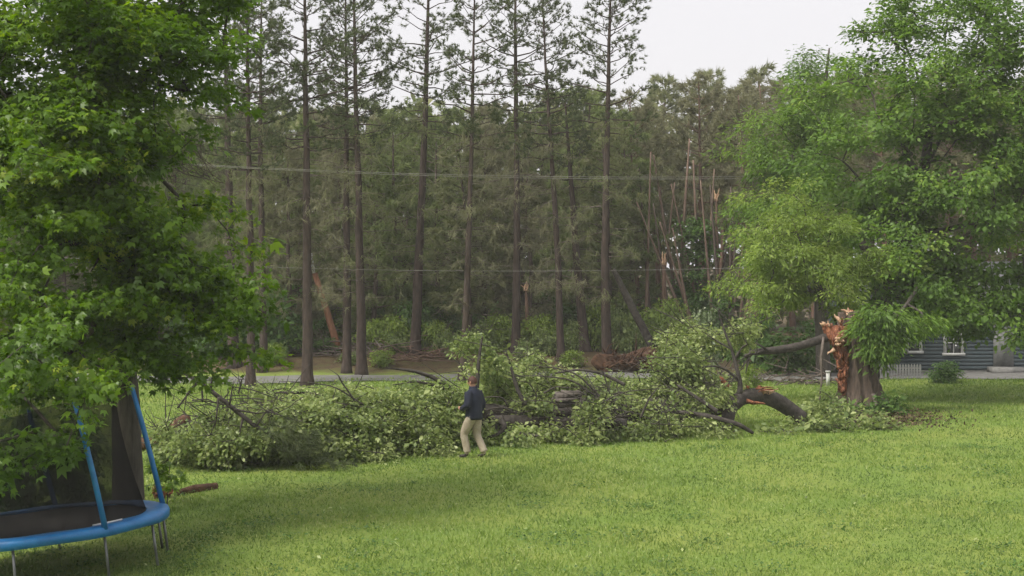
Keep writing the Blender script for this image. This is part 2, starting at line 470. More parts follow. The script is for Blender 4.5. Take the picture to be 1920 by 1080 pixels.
def broadleaf(name, label, base, trunk_pts, trunk_r, lobes, n_clumps, clump_r, per, leaf, mat, bark, shape='diamond', limbs=(), group=None,
              r_tip=0.006, shell=0.5, droop=0.35, cat="tree", keep=None, expo=0.5, flat=0.6, boughs=0, bough_r=0.8, mean=0.42):
    """lobes: (centre, radii, weight) ellipsoids that outline the crown"""
    t = thing(name, label, cat, base, group)
    vol = np.array([w * np.prod(r) ** 0.67 for c, r, w in lobes]); vol /= vol.sum()
    cl = np.concatenate([ellipsoid_points(c, r, max(3, int(n_clumps * v)), shell) for (c, r, w), v in zip(lobes, vol)])
    tone = None
    if boughs:
        bc = np.concatenate([ellipsoid_points(c, np.asarray(r) * .92, max(2, int(round(boughs * v))), max(shell, .55)) for (c, r, w), v in zip(lobes, vol)])
        per_b = max(3, int(n_clumps / len(bc))); bt = RG.normal(0, .24, len(bc)); bs = RG.uniform(.6, 1.3, len(bc))
        off = np.clip(RG.normal(0, 1, (len(bc), per_b, 3)), -1.9, 1.9) * (bough_r * bs[:, None, None] * np.array([.62, .62, .24]))
        cc0 = bc.mean(0); o2 = bc[:, :2] - cc0[:2]; o2 /= np.linalg.norm(o2, axis=1)[:, None] + 1e-6
        off[..., 2] -= .28 * np.sum(off[..., :2] * o2[:, None, :], -1)
        cl = (bc[:, None] + off).reshape(-1, 3); tone = np.repeat(bt, per_b)
    if keep is not None: cl = cl[keep(cl)]
    g = Geo()
    # trunk and named limbs are grown as chains of nodes
    nodes, par = [], []
    dense = []
    tp = [np.asarray(tuple(p), float) for p in trunk_pts]
    for i in range(len(tp) - 1):
        for s in np.linspace(0, 1, 6, endpoint=(i == len(tp) - 2)): dense.append(tp[i] * (1 - s) + tp[i + 1] * s)
    for i, p in enumerate(dense): nodes.append(p); par.append(i - 1)
    n_tr = len(dense)
    rr = np.interp(np.linspace(0, 1, n_tr), np.linspace(0, 1, len(trunk_r)), trunk_r)
    g.tube(dense, rr, 12, 0.03)
    for L in limbs:
        pts = [np.asarray(tuple(p), float) for p in L]
        k = int(np.argmin([np.linalg.norm(n - pts[0]) for n in nodes])); prev = k
        for i in range(len(pts) - 1):
            for s in (0.25, 0.5, 0.75, 1.0):
                nodes.append(pts[i] * (1 - s) + pts[i + 1] * s + RG.normal(0, 0.03, 3)); par.append(prev); prev = len(nodes) - 1
    lo = max(1, int(n_tr * 0.45))
    seeds = list(range(lo, len(nodes)))
    remap = {s: i for i, s in enumerate(seeds)}
    sn = [nodes[s] for s in seeds]; sp = [remap.get(par[s], -1) for s in seeds]
    pos, pr, tips = grow(sn, sp, cl, nodes[lo])
    r = branch_radii(pos, pr, tips, r_tip, max(trunk_r) * 0.42, expo)
    k = np.arange(len(pos)); ok = (pr >= 0)
    ok[:max(0, n_tr - lo)] = False
    A, B = pos[pr[ok]], pos[k[ok]]
    g.edges(A, B, np.maximum(r[pr[ok]] * 0.6, r[ok]), r[ok] * 0.95, 5)
    g.build("trunk", bark, t, origin=base)
    cc = np.mean(cl, 0)
    C, N, U, S, R = leaf_clumps(cl, clump_r, per, leaf, cc, droop, flat, mean=mean, tone=tone)
    leaves("crown", C, N, U, S, R, mat, t, shape, base)
    return t

# ------------------------------------------------------------------ pines
def pine(name, label, path, r0, crown_from, spread, density, mat, bark, n_needle=26, nl=0.17, nw=0.02, group=None, dead=True, whorl=0.45,
         cat="pine tree", tufts_per=10, dead_from=0.25, droop=0.0, cluster=1, hang=0.0, wisp=None):
    """path: points from base to tip; crown_from: share of the height where live branches start"""
    base = path[0]
    t = thing(name, label, cat, base, group)
    P0 = np.array([tuple(p) for p in path], float)
    seg = np.concatenate([[0], np.cumsum(np.linalg.norm(np.diff(P0, axis=0), axis=1))]); H = seg[-1]
    def at(s):
        return np.array([np.interp(s * H, seg, P0[:, i]) for i in range(3)])
    ss = np.concatenate([[0, 0.012, 0.03, 0.07], np.linspace(0.12, 1, 16)])
    pts = [at(s) for s in ss]
    wob = np.cumsum(RG.normal(0, 0.012, (len(ss), 2)), 0)
    for i in range(3, len(ss)): pts[i][:2] += wob[i]
    rad = [r0 * (1.0 - 0.86 * s ** 1.15) * (1 + 0.55 * math.exp(-s * 55)) for s in ss]
    pts[0][2] -= 0.15
    g = Geo(); g.tube(pts, rad, 10, 0.03); g.build("trunk", bark, t, origin=base)
    pts = np.array(pts)
    def on_trunk(s): return np.array([np.interp(s, ss, pts[:, i]) for i in range(3)])
    gb, gd = Geo(), Geo()
    tc, td, tl = [], [], []
    s = crown_from
    while s < 0.985:
        f = (s - crown_from) / (1 - crown_from)
        prof = (0.55 + 0.45 * min(1, f * 3)) * (1 - f) ** 0.55 + 0.10
        nb = RG.integers(3, 6)
        a0 = RG.random() * 6.28
        for b in range(nb):
            if RG.random() > density: continue
            az = a0 + b * 6.283 / nb + RG.normal(0, 0.25)
            L = spread * prof * RG.uniform(0.55, 1.2)
            rise = (-0.15 + 0.75 * f + RG.normal(0, 0.12)) - droop
            o = on_trunk(s + RG.normal(0, 0.004))
            h = np.array([math.cos(az), math.sin(az), 0]); bp = [o]
            for q in (0.3, 0.6, 0.85, 1.0):
                bp.append(o + h * L * q + np.array([0, 0, L * (rise * q + 0.22 * q * q)]) + RG.normal(0, 0.03 * L, 3))
            r1 = 0.012 + 0.012 * L * (1 - f * 0.5)
            gb.tube(bp, [r1, r1 * .8, r1 * .6, r1 * .4, r1 * .25], 4, cap=False)
            bp = np.array(bp)
            nt = max(3, int(tufts_per * L / spread * RG.uniform(0.8, 1.3)))
            for _ in range(nt):
                q = RG.uniform(0.38, 1.0) ** 0.8
                c = np.array([np.interp(q, [0, .3, .6, .85, 1.0], bp[:, i]) for i in range(3)])
                side = np.array([-h[1], h[0], 0]) * RG.choice([-1, 1]) * RG.uniform(0.2, 1.0) + h * RG.uniform(0.2, 0.9) + np.array([0, 0, RG.normal(0.25, 0.3)])
                side /= np.linalg.norm(side)
                e = c + side * RG.uniform(0.08, 0.34) * (0.5 + 0.6 * L / spread) * min(1.6, spread)
                gb.edges([c], [e], [0.008], [0.004], 3)
                tc.append(e); td.append(side * (1 - .6 * hang) + np.array([0, 0, 0.3 - 1.3 * hang])); tl.append(nl * RG.uniform(0.8, 1.3))
            tc.append(bp[-1]); td.append(h + np.array([0, 0, 0.6])); tl.append(nl * 1.2)
        s += whorl / H * RG.uniform(0.75, 1.25)
    tc.append(pts[-1]); td.append(np.array([0, 0, 1.0])); tl.append(nl * 1.4)
    if cluster > 1:
        tc = [c + RG.normal(0, 0.10 if i else 0.0, 3) for c in tc for i in range(cluster)]; td = [d + RG.normal(0, .35, 3) for d in td for i in range(cluster)]; tl = [l for l in tl for i in range(cluster)]
    V, F, R = tufts(np.array(tc) - np.asarray(tuple(base)), np.array(td), np.array(tl), n_needle, nw)
    link("crown", mesh("crown", V, F, mat, False, R), t)
    if gb.n: gb.build("limb", bark, t, origin=base)
    if dead:
        s = dead_from; wp = []
        while s < crown_from + 0.04:
            for b in range(RG.integers(2, 5)):
                az = RG.random() * 6.283; L = spread * RG.uniform(0.3, 0.95)
                o = on_trunk(s + RG.normal(0, 0.01)); h = np.array([math.cos(az), math.sin(az), 0])
                dr = RG.uniform(-0.5, 0.15)
                q = [o, o + h * L * .5 + [0, 0, dr * L * .3], o + h * L + [0, 0, dr * L * 0.9]]
                gd.tube(q, [0.016, 0.010, 0.004], 4, cap=False)
                for _ in range(7): f = RG.uniform(.25, 1.05); wp.append(q[0] * (1 - f) + q[2] * f + RG.normal(0, .12, 3))
                for _ in range(RG.integers(2, 5)):
                    f = RG.uniform(0.3, 1); c = q[0] * (1 - f) + q[2] * f
                    gd.edges([c], [c + h * RG.uniform(0, .3) + RG.normal(0, 0.16, 3) + [0, 0, -0.1]], [0.006], [0.003], 3)
            s += 0.7 / H * RG.uniform(0.5, 1.3)
        gd.build("dead_limb", "grey_twig", t, origin=base)
        if wisp:
            wp = np.array(wp); d = RG.normal(0, .5, wp.shape) + [0, 0, -.9]
            V, F, R = tufts(wp - np.asarray(tuple(base)), d, RG.uniform(.22, .5, len(wp)), 9, .022, .7)
            link("foliage", mesh("foliage", V, F, wisp, False, R), t)
    return t

def copy_tree(o, loc, rotz, scale, parent=None):
    c = o.copy(); COL.objects.link(c)
    if parent is not None: c.parent = parent
    else:
        c.location = loc; c.rotation_euler = (o.rotation_euler[0], o.rotation_euler[1], rotz); c.scale = scale
    for ch in list(o.children):
        copy_tree(ch, None, 0, None, c)
    return c

def noisy_tube(pts, rad, sides, amp, freq, seed, cap=True, flute=0.0, nfl=9):
    """thick bark tube with fluted, lumpy surface"""
    r = np.random.default_rng(seed)
    g = Geo()
    pts = np.asarray([tuple(p) for p in pts], float)
    m = max(12, len(pts) * 7)
    t = np.linspace(0, len(pts) - 1, m)
    # Catmull-like smoothing by cubic interpolation of each axis
    def cub(a):
        o = np.interp(t, np.arange(len(pts)), a)
        k = np.ones(7) / 7
        pad = np.concatenate([np.full(3, o[0]) - np.arange(3, 0, -1) * (o[1] - o[0]), o, np.full(3, o[-1]) + np.arange(1, 4) * (o[-1] - o[-2])])
        return np.convolve(pad, k, 'valid')
    Q = np.stack([cub(pts[:, i]) for i in range(3)], -1)
    R = np.interp(t, np.arange(len(rad)), rad)
    tang = np.gradient(Q, axis=0)
    u, _ = frame_of(tang[0])
    ang = np.arange(sides) * 2 * math.pi / sides
    ph = r.random(6) * 6.283
    rings = []
    for i in range(m):
        d = tang[i] / (np.linalg.norm(tang[i]) + 1e-9)
        u = u - d * np.dot(u, d); u /= np.linalg.norm(u); v = np.cross(d, u)
        s = i / m
        f = 1 + amp * (np.sin(ang * 2 + ph[0] + s * freq) * .5 + np.sin(ang * 3 + ph[1] - s * freq * 1.7) * .4 + np.sin(ang * 5 + ph[2] + s * freq * 3.1) * .3) + r.normal(0, amp * 0.25, sides)
        if flute:
            fl = flute[i * len(flute) // m] if hasattr(flute, '__len__') else flute
            f = f + fl * np.sin(ang * nfl + ph[3] + 0.6 * math.sin(s * 4))
        rings.append(Q[i] + np.outer(np.cos(ang) * R[i] * f, u) + np.outer(np.sin(ang) * R[i] * f, v))
    if cap:
        rings = [Q[0] + (rings[0] - Q[0]) * 0.02] + rings + [Q[-1] + (rings[-1] - Q[-1]) * 0.02]
    V = np.concatenate(rings); m = len(rings)
    i = np.arange(m - 1)[:, None] * sides; j = np.arange(sides)[None, :]; k = (np.arange(sides) + 1) % sides
    g.add(V, np.stack([i + j, i + k[None, :], i + sides + k[None, :], i + sides + j], -1).reshape(-1, 4))
    return g

def splinter(g, a, b, w, th, bend=0.0):
    """flat jagged blade of torn wood from a to b"""
    a = np.asarray(tuple(a), float); b = np.asarray(tuple(b), float); d = b - a
    u, v = frame_of(d); ang = RG.random() * 3.14
    u2 = u * math.cos(ang) + v * math.sin(ang); v2 = np.cross(d / np.linalg.norm(d), u2)
    rows = []
    for s in (0, .3, .6, .85, 1.0):
        c = a + d * s + v2 * bend * s * s + RG.normal(0, 0.012, 3)
        ww = w * (1 - s) ** 0.6 * RG.uniform(.8, 1.2) + 0.004; tt = th * (1 - s * .7)
        rows.append([c - u2 * ww - v2 * tt, c + u2 * ww - v2 * tt, c + u2 * ww + v2 * tt, c - u2 * ww + v2 * tt])
    V = np.array(rows).reshape(-1, 3); n = len(rows)
    F = [[i * 4 + j, i * 4 + (j + 1) % 4, i * 4 + 4 + (j + 1) % 4, i * 4 + 4 + j] for i in range(n - 1) for j in range(4)]
    F += [[3, 2, 1, 0], [n * 4 - 4, n * 4 - 3, n * 4 - 2, n * 4 - 1]]
    g.add(V, F)


#==SETTING==
# ------------------------------------------------------------------ ground
def build_ground():
    xs = np.concatenate([[-600, -300, -150, -80], np.arange(-50, 50.1, 0.7), [80, 150, 300, 600]])
    ys = np.concatenate([[-200, -80, -20, 0, 8], np.arange(14, 72, 0.7), np.arange(72, 130, 3), [150, 200, 300, 500, 900]])
    X, Y = np.meshgrid(xs, ys)
    Z = gz(X, Y)
    V = np.stack([X, Y, Z], -1).reshape(-1, 3)
    nx, ny = len(xs), len(ys)
    i = np.arange(ny - 1)[:, None] * nx + np.arange(nx - 1)[None]
    F = np.stack([i, i + 1, i + nx + 1, i + nx], -1).reshape(-1, 4)
    o = link("ground", mesh("ground", V, F, "lawn_ground"))
    o["kind"] = "structure"
    # lane crossing in front of the pines
    xs = np.arange(-60, 60.1, 0.7)
    yc = lambda x: 60.4 + 0.05 * x + 0.25 * np.sin(x * 0.2)
    rows = [-1.7, -1.2, -0.6, 0.0, 0.6, 1.2, 1.7]
    V = np.array([[x, yc(x) + r + (0.12 * math.sin(x * 3.1 + r) if abs(r) > 1.5 else 0), float(gz(x, yc(x) + r)) + 0.035] for r in rows for x in xs])
    n = len(xs)
    i = np.arange(len(rows) - 1)[:, None] * n + np.arange(n - 1)[None]
    F = np.stack([i, i + 1, i + n + 1, i + n], -1).reshape(-1, 4)
    o = link("road", mesh("road", V, F, "gravel_road")); o["kind"] = "structure"
build_ground()

def build_grass():
    n = 520000
    # denser near the camera, spread over what the place shows of the lawn
    y = 19.5 + (RG.random(n) ** 1.55) * 40
    x = RG.uniform(-1, 1, n) * (0.36 * y + 1.0)
    # uneven: tufts
    keep = (0.62 + 0.16 * np.sin(x * 1.9 + 1.4 * np.sin(y * 0.9)) * np.sin(y * 1.7 + x * 0.6) + 0.14 * np.sin(x * 6.1 + y * 2.2) * np.sin(y * 5.3 + x)) > RG.random(n) * 0.8
    x, y = x[keep], y[keep]
    tx = RG.random(len(x)) < 0.6
    x = np.where(tx, x + RG.normal(0, 0.04, len(x)), x)
    n = len(x)
    z = gz(x, y)
    patch = 0.5 + 0.5 * np.sin(x * 0.55 + 2 * np.sin(y * 0.21)) * np.sin(y * 0.42 + 0.5)
    h = RG.gamma(4, 0.0105, n) * (0.75 + 0.5 * patch) * np.interp(y, [20, 40, 60], [1, 1.25, 1.5])
    w = RG.uniform(0.006, 0.013, n) * np.interp(y, [20, 60], [1, 2.4])
    a = RG.random(n) * 6.283
    ux, uy = np.cos(a) * w, np.sin(a) * w
    lean = RG.normal(0, 0.5, (n, 2)) * h[:, None]
    B = np.stack([x, y, z - 0.01], -1)
    A = B + np.stack([ux, uy, np.zeros(n)], -1); C = B - np.stack([ux, uy, np.zeros(n)], -1)
    T = B + np.stack([lean[:, 0], lean[:, 1], h], -1)
    V = np.stack([A, C, T], 1).reshape(-1, 3)
    p2 = np.sin(x * 1.3 + 1.7 * np.sin(y * .8)) * np.sin(y * 1.1 - x * .4)
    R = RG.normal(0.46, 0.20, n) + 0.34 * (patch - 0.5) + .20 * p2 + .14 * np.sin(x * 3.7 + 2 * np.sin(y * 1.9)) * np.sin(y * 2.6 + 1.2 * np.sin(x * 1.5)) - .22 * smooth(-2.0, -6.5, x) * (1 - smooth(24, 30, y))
    R = np.where(RG.random(n) < 0.03, 1.0, R)
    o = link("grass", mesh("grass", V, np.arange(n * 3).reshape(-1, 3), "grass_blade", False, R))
    tag(o, "bright green mown grass covering the whole lawn", "grass", kind="stuff")
build_grass()
def build_clover():
    nc = 150; cy = 20.5 + RG.random(nc) ** 1.6 * 20; cx = RG.uniform(-1, 1, nc) * .34 * cy
    k = RG.integers(25, 90, nc); i = np.repeat(np.arange(nc), k); n = len(i)
    x = cx[i] + RG.normal(0, .22, n); y = cy[i] + RG.normal(0, .22, n)
    C = np.stack([x, y, gz(x, y) + RG.uniform(.03, .09, n)], -1)
    o = leaves("clover", C, RG.normal(0, .4, (n, 3)) + [0, 0, 1], RG.normal(0, 1, (n, 3)), RG.uniform(.03, .075, n), RG.random(n) * .7 + .15 * RG.random(nc)[i], "shrub_leaf", None)
    tag(o, "patches of clover and low broad-leaved weeds in the lawn", "clover", kind="stuff")
build_clover()

#==FOREST==
def px_path(pts, Y, base_extra=0.0):
    """trunk path through photo pixels at depth Y, base set on the ground"""
    out = [P(x, y, Y) for x, y in pts]
    out[0].z = float(gz(out[0].x, out[0].y))
    return out

FRONT = [  # base px x, base px y, width px, upper points, spread, crown_from, label
    (440, 694, 22, [(434, 560), (430, 300), (428, -20)], 1.9, 0.55, "stout grey pine trunk at the far left of the pine row"),
    (470, 722, 17, [(467, 400), (464, 150), (465, -60)], 2.3, 0.52, "tall pine at the left of the row, just right of the maple"),
    (492, 698, 16, [(488, 500), (484, 250), (486, -10)], 1.6, 0.58, "slim pine close behind the tall left pine"),
    (576, 722, 21, [(575, 400), (573, 150), (570, -90)], 2.2, 0.55, "tall straight pine in front of the leaning red pole"),
    (650, 699, 17, [(649, 420), (648, 180), (646, -30)], 1.9, 0.58, "left one of two pines standing close together"),
    (678, 702, 19, [(676, 420), (672, 180), (668, -70)], 2.2, 0.56, "right one of two pines standing close together"),
    (778, 688, 20, [(784, 480), (795, 260), (805, -90)], 2.3, 0.56, "pine leaning right above the upright leafy bough"),
    (867, 716, 15, [(876, 480), (884, 230), (889, -40)], 2.0, 0.58, "thin pine rising right behind the walking person"),
    (967, 688, 17, [(968, 420), (967, 200), (964, -90)], 2.4, 0.58, "straight dark pine in the middle of the row"),
    (1052, 692, 15, [(1047, 500), (1030, 250), (1014, -10)], 2.1, 0.56, "slim pine leaning left, second of the right pine group"),
    (1097, 682, 20, [(1086, 560), (1075, 400), (1060, 190)], 1.5, 0.65, "short leaning pine left of the uprooted root plate"),
    (1140, 697, 20, [(1136, 480), (1139, 250), (1145, -50)], 2.1, 0.60, "rightmost tall pine, standing alone against the white sky"),
]
for bx, by, wpx, up, spr, cf, lab in FRONT:
    Y = ground_y(by)
    path = px_path([(bx, by)] + up, Y)
    pine("pine_tree", lab, path, wpx * Y / FPX * 0.5, cf, spr, 0.85, "pine_needle", "pine_bark", group="row of tall pines behind the lane",
         n_needle=16, nl=0.16, nw=0.026, tufts_per=8, cluster=3, whorl=0.42, dead_from=0.2, wisp="drab_needle" if RG.random() < .5 else "wood_needle")

GAPS = [(470, "behind the maple's right edge"), (576, "between the tall left pine and the straight pine"), (665, "between the straight pine and the two close pines"),
        (785, "between the two close pines and the right-leaning pine"), (872, "between the right-leaning pine and the thin pine"), (967, "between the thin pine and the middle pine"),
        (1050, "between the middle pine and the slim leaning pine"), (1140, "between the slim leaning pine and the rightmost pine"), (1260, "just right of the rightmost tall pine"),
        (1340, "round the slim bright green tree"), (1450, "left of the tall feathery tree"), (9999, "behind the huge right tree")]
def gap(px):
    for e, g_ in GAPS:
        if px < e: return g_
# woods behind: five kinds of pine, copied
def wood_kinds():
    ks = []
    for i, (h, spr, cf, mat, bark, nb, hg) in enumerate([(11.5, 1.9, 0.12, "olive_needle", "wood_bark", 0.95, .8), (12.5, 2.0, 0.42, "wood_needle", "red_bark", 0.95, 0.1),
                                                   (12, 1.7, 0.08, "drab_needle", "wood_bark", 0.9, 1.0), (13, 2.1, 0.2, "wood_needle", "wood_bark", 0.95, .6),
                                                   (10.5, 1.9, 0.06, "olive_needle", "wood_bark", 0.9, .9), (12.5, 1.9, 0.5, "drab_needle", "red_bark", 0.95, 0.2)]):
        p = [Vector((0, 0, 0)), Vector((RG.normal(0, .15), RG.normal(0, .15), h * .4)), Vector((RG.normal(0, .3), RG.normal(0, .3), h))]
        k = pine("pine_tree", "", p, 0.14, cf, spr, nb, mat, bark, n_needle=9, nl=0.33, nw=0.05, tufts_per=9, cluster=3, whorl=0.5, dead=cf > .3, dead_from=0.1, hang=hg)
        ks.append((k, h))
    return ks
KINDS = wood_kinds()
used = [False] * len(KINDS)
def plant_wood():
    n = 0
    spots = []
    for row, (Y, step) in enumerate([(69.5, 3.0), (73, 2.5), (77, 2.5), (82, 2.6), (88, 2.8), (95, 3.2)]):
        half = 0.34 * Y + 2
        x = -half + RG.uniform(0, step)
        while x < half:
            spots.append((x + RG.normal(0, 0.4), Y + RG.normal(0, 1.0), row)); x += step * RG.uniform(0.75, 1.3)
    for x, Y, row in spots:
        px = 960 + x / Y * FPX
        if row == 0 and px > 1190 : continue
        if row == 1 and 1190 < px < 1420: continue
        # skyline: canopy top in photo pixels
        top = np.interp(px, [0, 430, 700, 850, 1000, 1200, 1260, 1430, 1920], [205, 205, 208, 198, 205, 195, 165, 155, 150]) + RG.normal(0, 24 if px > 1190 else 14) + [55, 30, 12, 0, 0, 0][row] * (1 if px < 1200 else 0.3)
        ztop = CAM_H + (HORIZ - top) / FPX * Y
        k = RG.choice([5, 1, 5, 5] if px > 1190 else [0, 2, 4, 0, 3, 2])
        kind, h = KINDS[k]
        z = float(gz(x, Y))
        s = (ztop - z) / h
        loc, rz, sc = (x, Y, z - 0.05), RG.random() * 6.283, (max(0.85, s) * RG.uniform(.9, 1.15), max(0.85, s) * RG.uniform(.9, 1.15), s)
        if not used[k]:
            o = kind; used[k] = True; o.location = loc; o.rotation_euler = (0, 0, rz); o.scale = sc
        else:
            o = copy_tree(kind, loc, rz, sc)
        o.rotation_euler[0] = RG.normal(0, 0.02); o.rotation_euler[1] = RG.normal(0, 0.025)
        if px > 1190:
            o["label"] = "wood pine with brown bare trunk " + gap(px); o["group"] = "red-barked pines of the wood at right"
        else:
            o["label"] = ["shaggy olive pine", "", "brownish drooping pine", "tall grey-green pine", "low shaggy olive pine", ""][k] + " in the wood " + gap(px); o["group"] = "pines of the wood behind the row"
        n += 1
    print("wood pines", n)
plant_wood()
for (k, h), u in zip(KINDS, used):
    if not u:
        for c in list(k.children): bpy.data.objects.remove(c)
        bpy.data.objects.remove(k)

def far_woods():
    n = 26000
    x = RG.uniform(-45, 45, n); y = RG.uniform(100, 106, n)
    top = 13.0 + 1.2 * np.sin(x * 0.8) + 0.9 * np.sin(x * 2.1 + 1)
    z = RG.random(n) * top
    C = np.stack([x, y, z], -1)
    N = RG.normal(0, 1, (n, 3)) + np.array([0, -0.5, 0.3]); U = RG.normal(0, 1, (n, 3)); U[:, 2] *= 1.3
    o = leaves("far_woods", C, N, U, RG.uniform(0.5, 1.0, n), RG.random(n), "wood_needle", None, 'diamond')
    tag(o, "far mass of woodland closing the view behind the pines", "woods", kind="stuff")
far_woods()

#==UNDERGROWTH==
def bush_kind(mat, n_cl, per, leaf, r=(1.0, 0.9, 0.8), shape='diamond'):
    base = Vector((0, 0, 0))
    c = Vector((0, 0, r[2] * 0.95))
    return broadleaf("bush", "", base, [(0, 0, 0), (0.03, 0.02, r[2] * 0.5), (0.05, 0.0, r[2] * 1.0)], [0.035, 0.025, 0.012],
                     [(c, r, 1.0), (c + Vector((0.5 * r[0], 0.1, -0.25 * r[2])), (r[0] * .6, r[1] * .6, r[2] * .6), 0.7),
                      (c + Vector((-0.55 * r[0], -0.1, -0.3 * r[2])), (r[0] * .55, r[1] * .6, r[2] * .55), 0.7)],
                     n_cl, 0.30, per, leaf, mat, "grey_twig", shape, cat="bush", r_tip=0.004)
BUSH = [bush_kind("shrub_leaf", 70, 32, 0.15), bush_kind("shrub_leaf", 60, 34, 0.17, (0.9, 0.9, 1.2)), bush_kind("bright_leaf", 70, 30, 0.14),
        bush_kind("silver_leaf", 75, 30, 0.13, (1.0, 0.9, 1.0)), bush_kind("fallen_leaf", 75, 30, 0.15, (1.2, 0.9, 0.8))]
bush_used = [False] * len(BUSH)
def bush(k, px, Y, w, h, label, group=None, dz=0.0):
    """w,h in metres"""
    sz = [(1.55, 1.75), (1.4, 2.5), (1.55, 1.75), (1.55, 2.1), (1.85, 1.75)][k]
    loc = on_ground(px, Y, -0.05 + dz)
    sc = (w / sz[0] / 2, w / sz[0] / 2, h / sz[1]); rz = RG.random() * 6.283
    if not bush_used[k]:
        o = BUSH[k]; bush_used[k] = True; o.location = loc; o.rotation_euler = (0, 0, rz); o.scale = sc
    else: o = copy_tree(BUSH[k], loc, rz, sc)
    o["label"] = " ".join(label.split()[:16])
    if group: o["group"] = group
    elif "group" in o: del o["group"]
    return o

bush(1, 525, 66.5, 3.0, 2.9, "round pale green bush between the left pines and the straight pine")
bush(0, 600, 70.5, 2.6, 1.6, "green bush at the foot of the leaning red pole")
bush(2, 735, 67.5, 2.4, 2.0, "yellow-green bush right of the two close pines")
bush(0, 770, 69, 2.6, 2.4, "dull green bush behind the leaning pine")
bush(4, 840, 66, 1.8, 1.3, "low pale bush behind the upright leafy bough")
bush(4, 1025, 66.5, 2.2, 1.3, "pale leafy brush between the middle pine and the slim pine")
bush(1, 1035, 71, 2.6, 2.7, "dark bush behind the slim left-leaning pine")
bush(4, 1190, 68.5, 2.0, 1.6, "pale bush right of the uprooted root plate")
bush(4, 1265, 66, 2.4, 2.4, "pale bush right of the leaning dead trunk")
bush(3, 1315, 60, 2.1, 3.2, "silvery bush with white-backed leaves left of the bright tree")
bush(2, 1405, 50, 1.2, 1.5, "small bright green bush under the hanging limb")
bush(0, 1770, 57.5, 2.0, 0.95, "low round bush on the lawn before the house")
bush(0, 395, 66, 2.6, 2.2, "dark bush left of the stout grey pine")
for px, Y, w, h, k in [(655, 65.2, 1.4, .7, 4), (715, 64.8, 1.6, .9, 2), (985, 64.8, 1.8, 1.2, 4), (1075, 64.4, 1.4, .9, 2), (510, 65, 1.6, 1.1, 2), (545, 67.2, 2.0, 1.6, 2), (612, 67.0, 1.6, .8, 1), (700, 67.4, 2.2, 1.8, 2), (745, 66.8, 1.8, 1.2, 4), (815, 67, 2.0, 1.7, 2), (905, 67.2, 2.2, 1.7, 4), (940, 67.5, 2.0, 2.0, 2), (1010, 67.3, 2.2, 2.0, 2), (1068, 67, 1.8, 1.6, 4), (1115, 69.5, 2.4, 2.6, 2), (1165, 69.5, 2.4, 2.9, 4), (1215, 70, 2.6, 2.6, 2),
                       (1255, 69.5, 2.6, 3.2, 2), (480, 67.2, 2.0, 1.8, 1), (420, 67, 2.2, 1.5, 2), (350, 69, 3, 2.5, 1), (440, 71, 3, 3, 0), (545, 73, 3, 3.4, 1), (640, 74, 3, 2.6, 2), (700, 72, 2.6, 2.2, 0), (830, 72, 3, 2.4, 1), (890, 70, 2.4, 1.8, 0),
                       (950, 72, 2.6, 2.2, 1), (985, 69, 2.2, 1.6, 2), (1100, 74, 3, 2.6, 1), (1160, 73, 2.6, 2.4, 0), (1230, 74, 3, 2.8, 1), (1290, 73, 3, 3.2, 0), (1360, 72, 3, 3, 1), (1420, 66, 3, 2.6, 0), (1480, 62, 3, 2.2, 1),
                       (1540, 64, 3, 2.4, 0), (780, 75, 3, 3.2, 0), (500, 77, 3, 3.6, 1), (1330, 78, 3, 3.4, 2)]:
    bush(k, px, Y, w, h, ("low " if h < 1.9 else "tall " if 2.7 < h and Y < 72 else "") + ["dark green bush", "upright green bush", "yellow-green bush", "silvery bush", "pale leafy bush"][k] + (" at the wood's edge " if Y < 68 else " far off " if Y > 72.5 else " ") + gap(px), "undergrowth bushes among the trunks")

#==TREES RIGHT AND LEFT==
# left maple over the trampoline
def lobe(px, py, Y, rx, ry, depth, w=1.0):
    k = Y / FPX
    return (P(px, py, Y), (rx * k, depth, ry * k), w)

mb = on_ground(241, 28.2)
broadleaf("maple_tree", "big dark green maple hanging over the trampoline", mb,
          [mb - Vector((0, 0, .2)), P(240, 900, 28.2), P(236, 760, 28.2), P(215, 560, 28), P(190, 300, 27.6), P(170, 0, 27.5), P(160, -250, 27.5)],
          [0.31, 0.275, 0.255, 0.25, 0.2, 0.13, 0.05],
          [lobe(60, 60, 26, 230, 210, 2.4), lobe(270, 60, 26.5, 150, 140, 1.8), lobe(345, -40, 27, 100, 130, 1.6), lobe(330, 130, 26.8, 80, 70, 1.0, .7), lobe(60, 300, 25, 190, 150, 1.4, 1.5), lobe(170, 210, 25.6, 110, 120, .9, 1.3), lobe(150, 390, 25.2, 120, 70, .9, 1.3), lobe(220, 300, 26, 100, 80, 1.2, .45),
           lobe(90, 560, 24.5, 190, 140, 1.8), lobe(310, 490, 26, 130, 95, 1.3, 1.2), lobe(395, 520, 26.5, 72, 70, 1.0, 1.1), lobe(320, 620, 26, 125, 80, 1.2), lobe(90, 690, 24, 170, 65, 1.3, .8), lobe(400, 425, 26.5, 42, 45, .7, .8),
           lobe(-140, 200, 26, 160, 320, 2.5, .5), lobe(100, -200, 27, 300, 130, 3, .4), lobe(300, 672, 26, 75, 40, .9, .8), lobe(20, 700, 21.6, 130, 90, .6, .9), lobe(20, 820, 21.6, 90, 60, .5, 1.0)],
          1120, 0.31, 84, 0.094, "maple_leaf", "maple_bark", 'maple', shell=0.4, droop=0.6, r_tip=0.0065, boughs=160, bough_r=0.72, mean=.40,
          limbs=[(P(215, 560, 28), P(120, 330, 26.5), P(20, 250, 25.5)), (P(220, 600, 28), P(300, 500, 27), P(390, 520, 26.6)),
                 (P(200, 380, 27.7), P(260, 180, 27), P(330, 40, 26.6)), (P(236, 740, 28.2), P(140, 640, 26), P(50, 600, 24.8))])
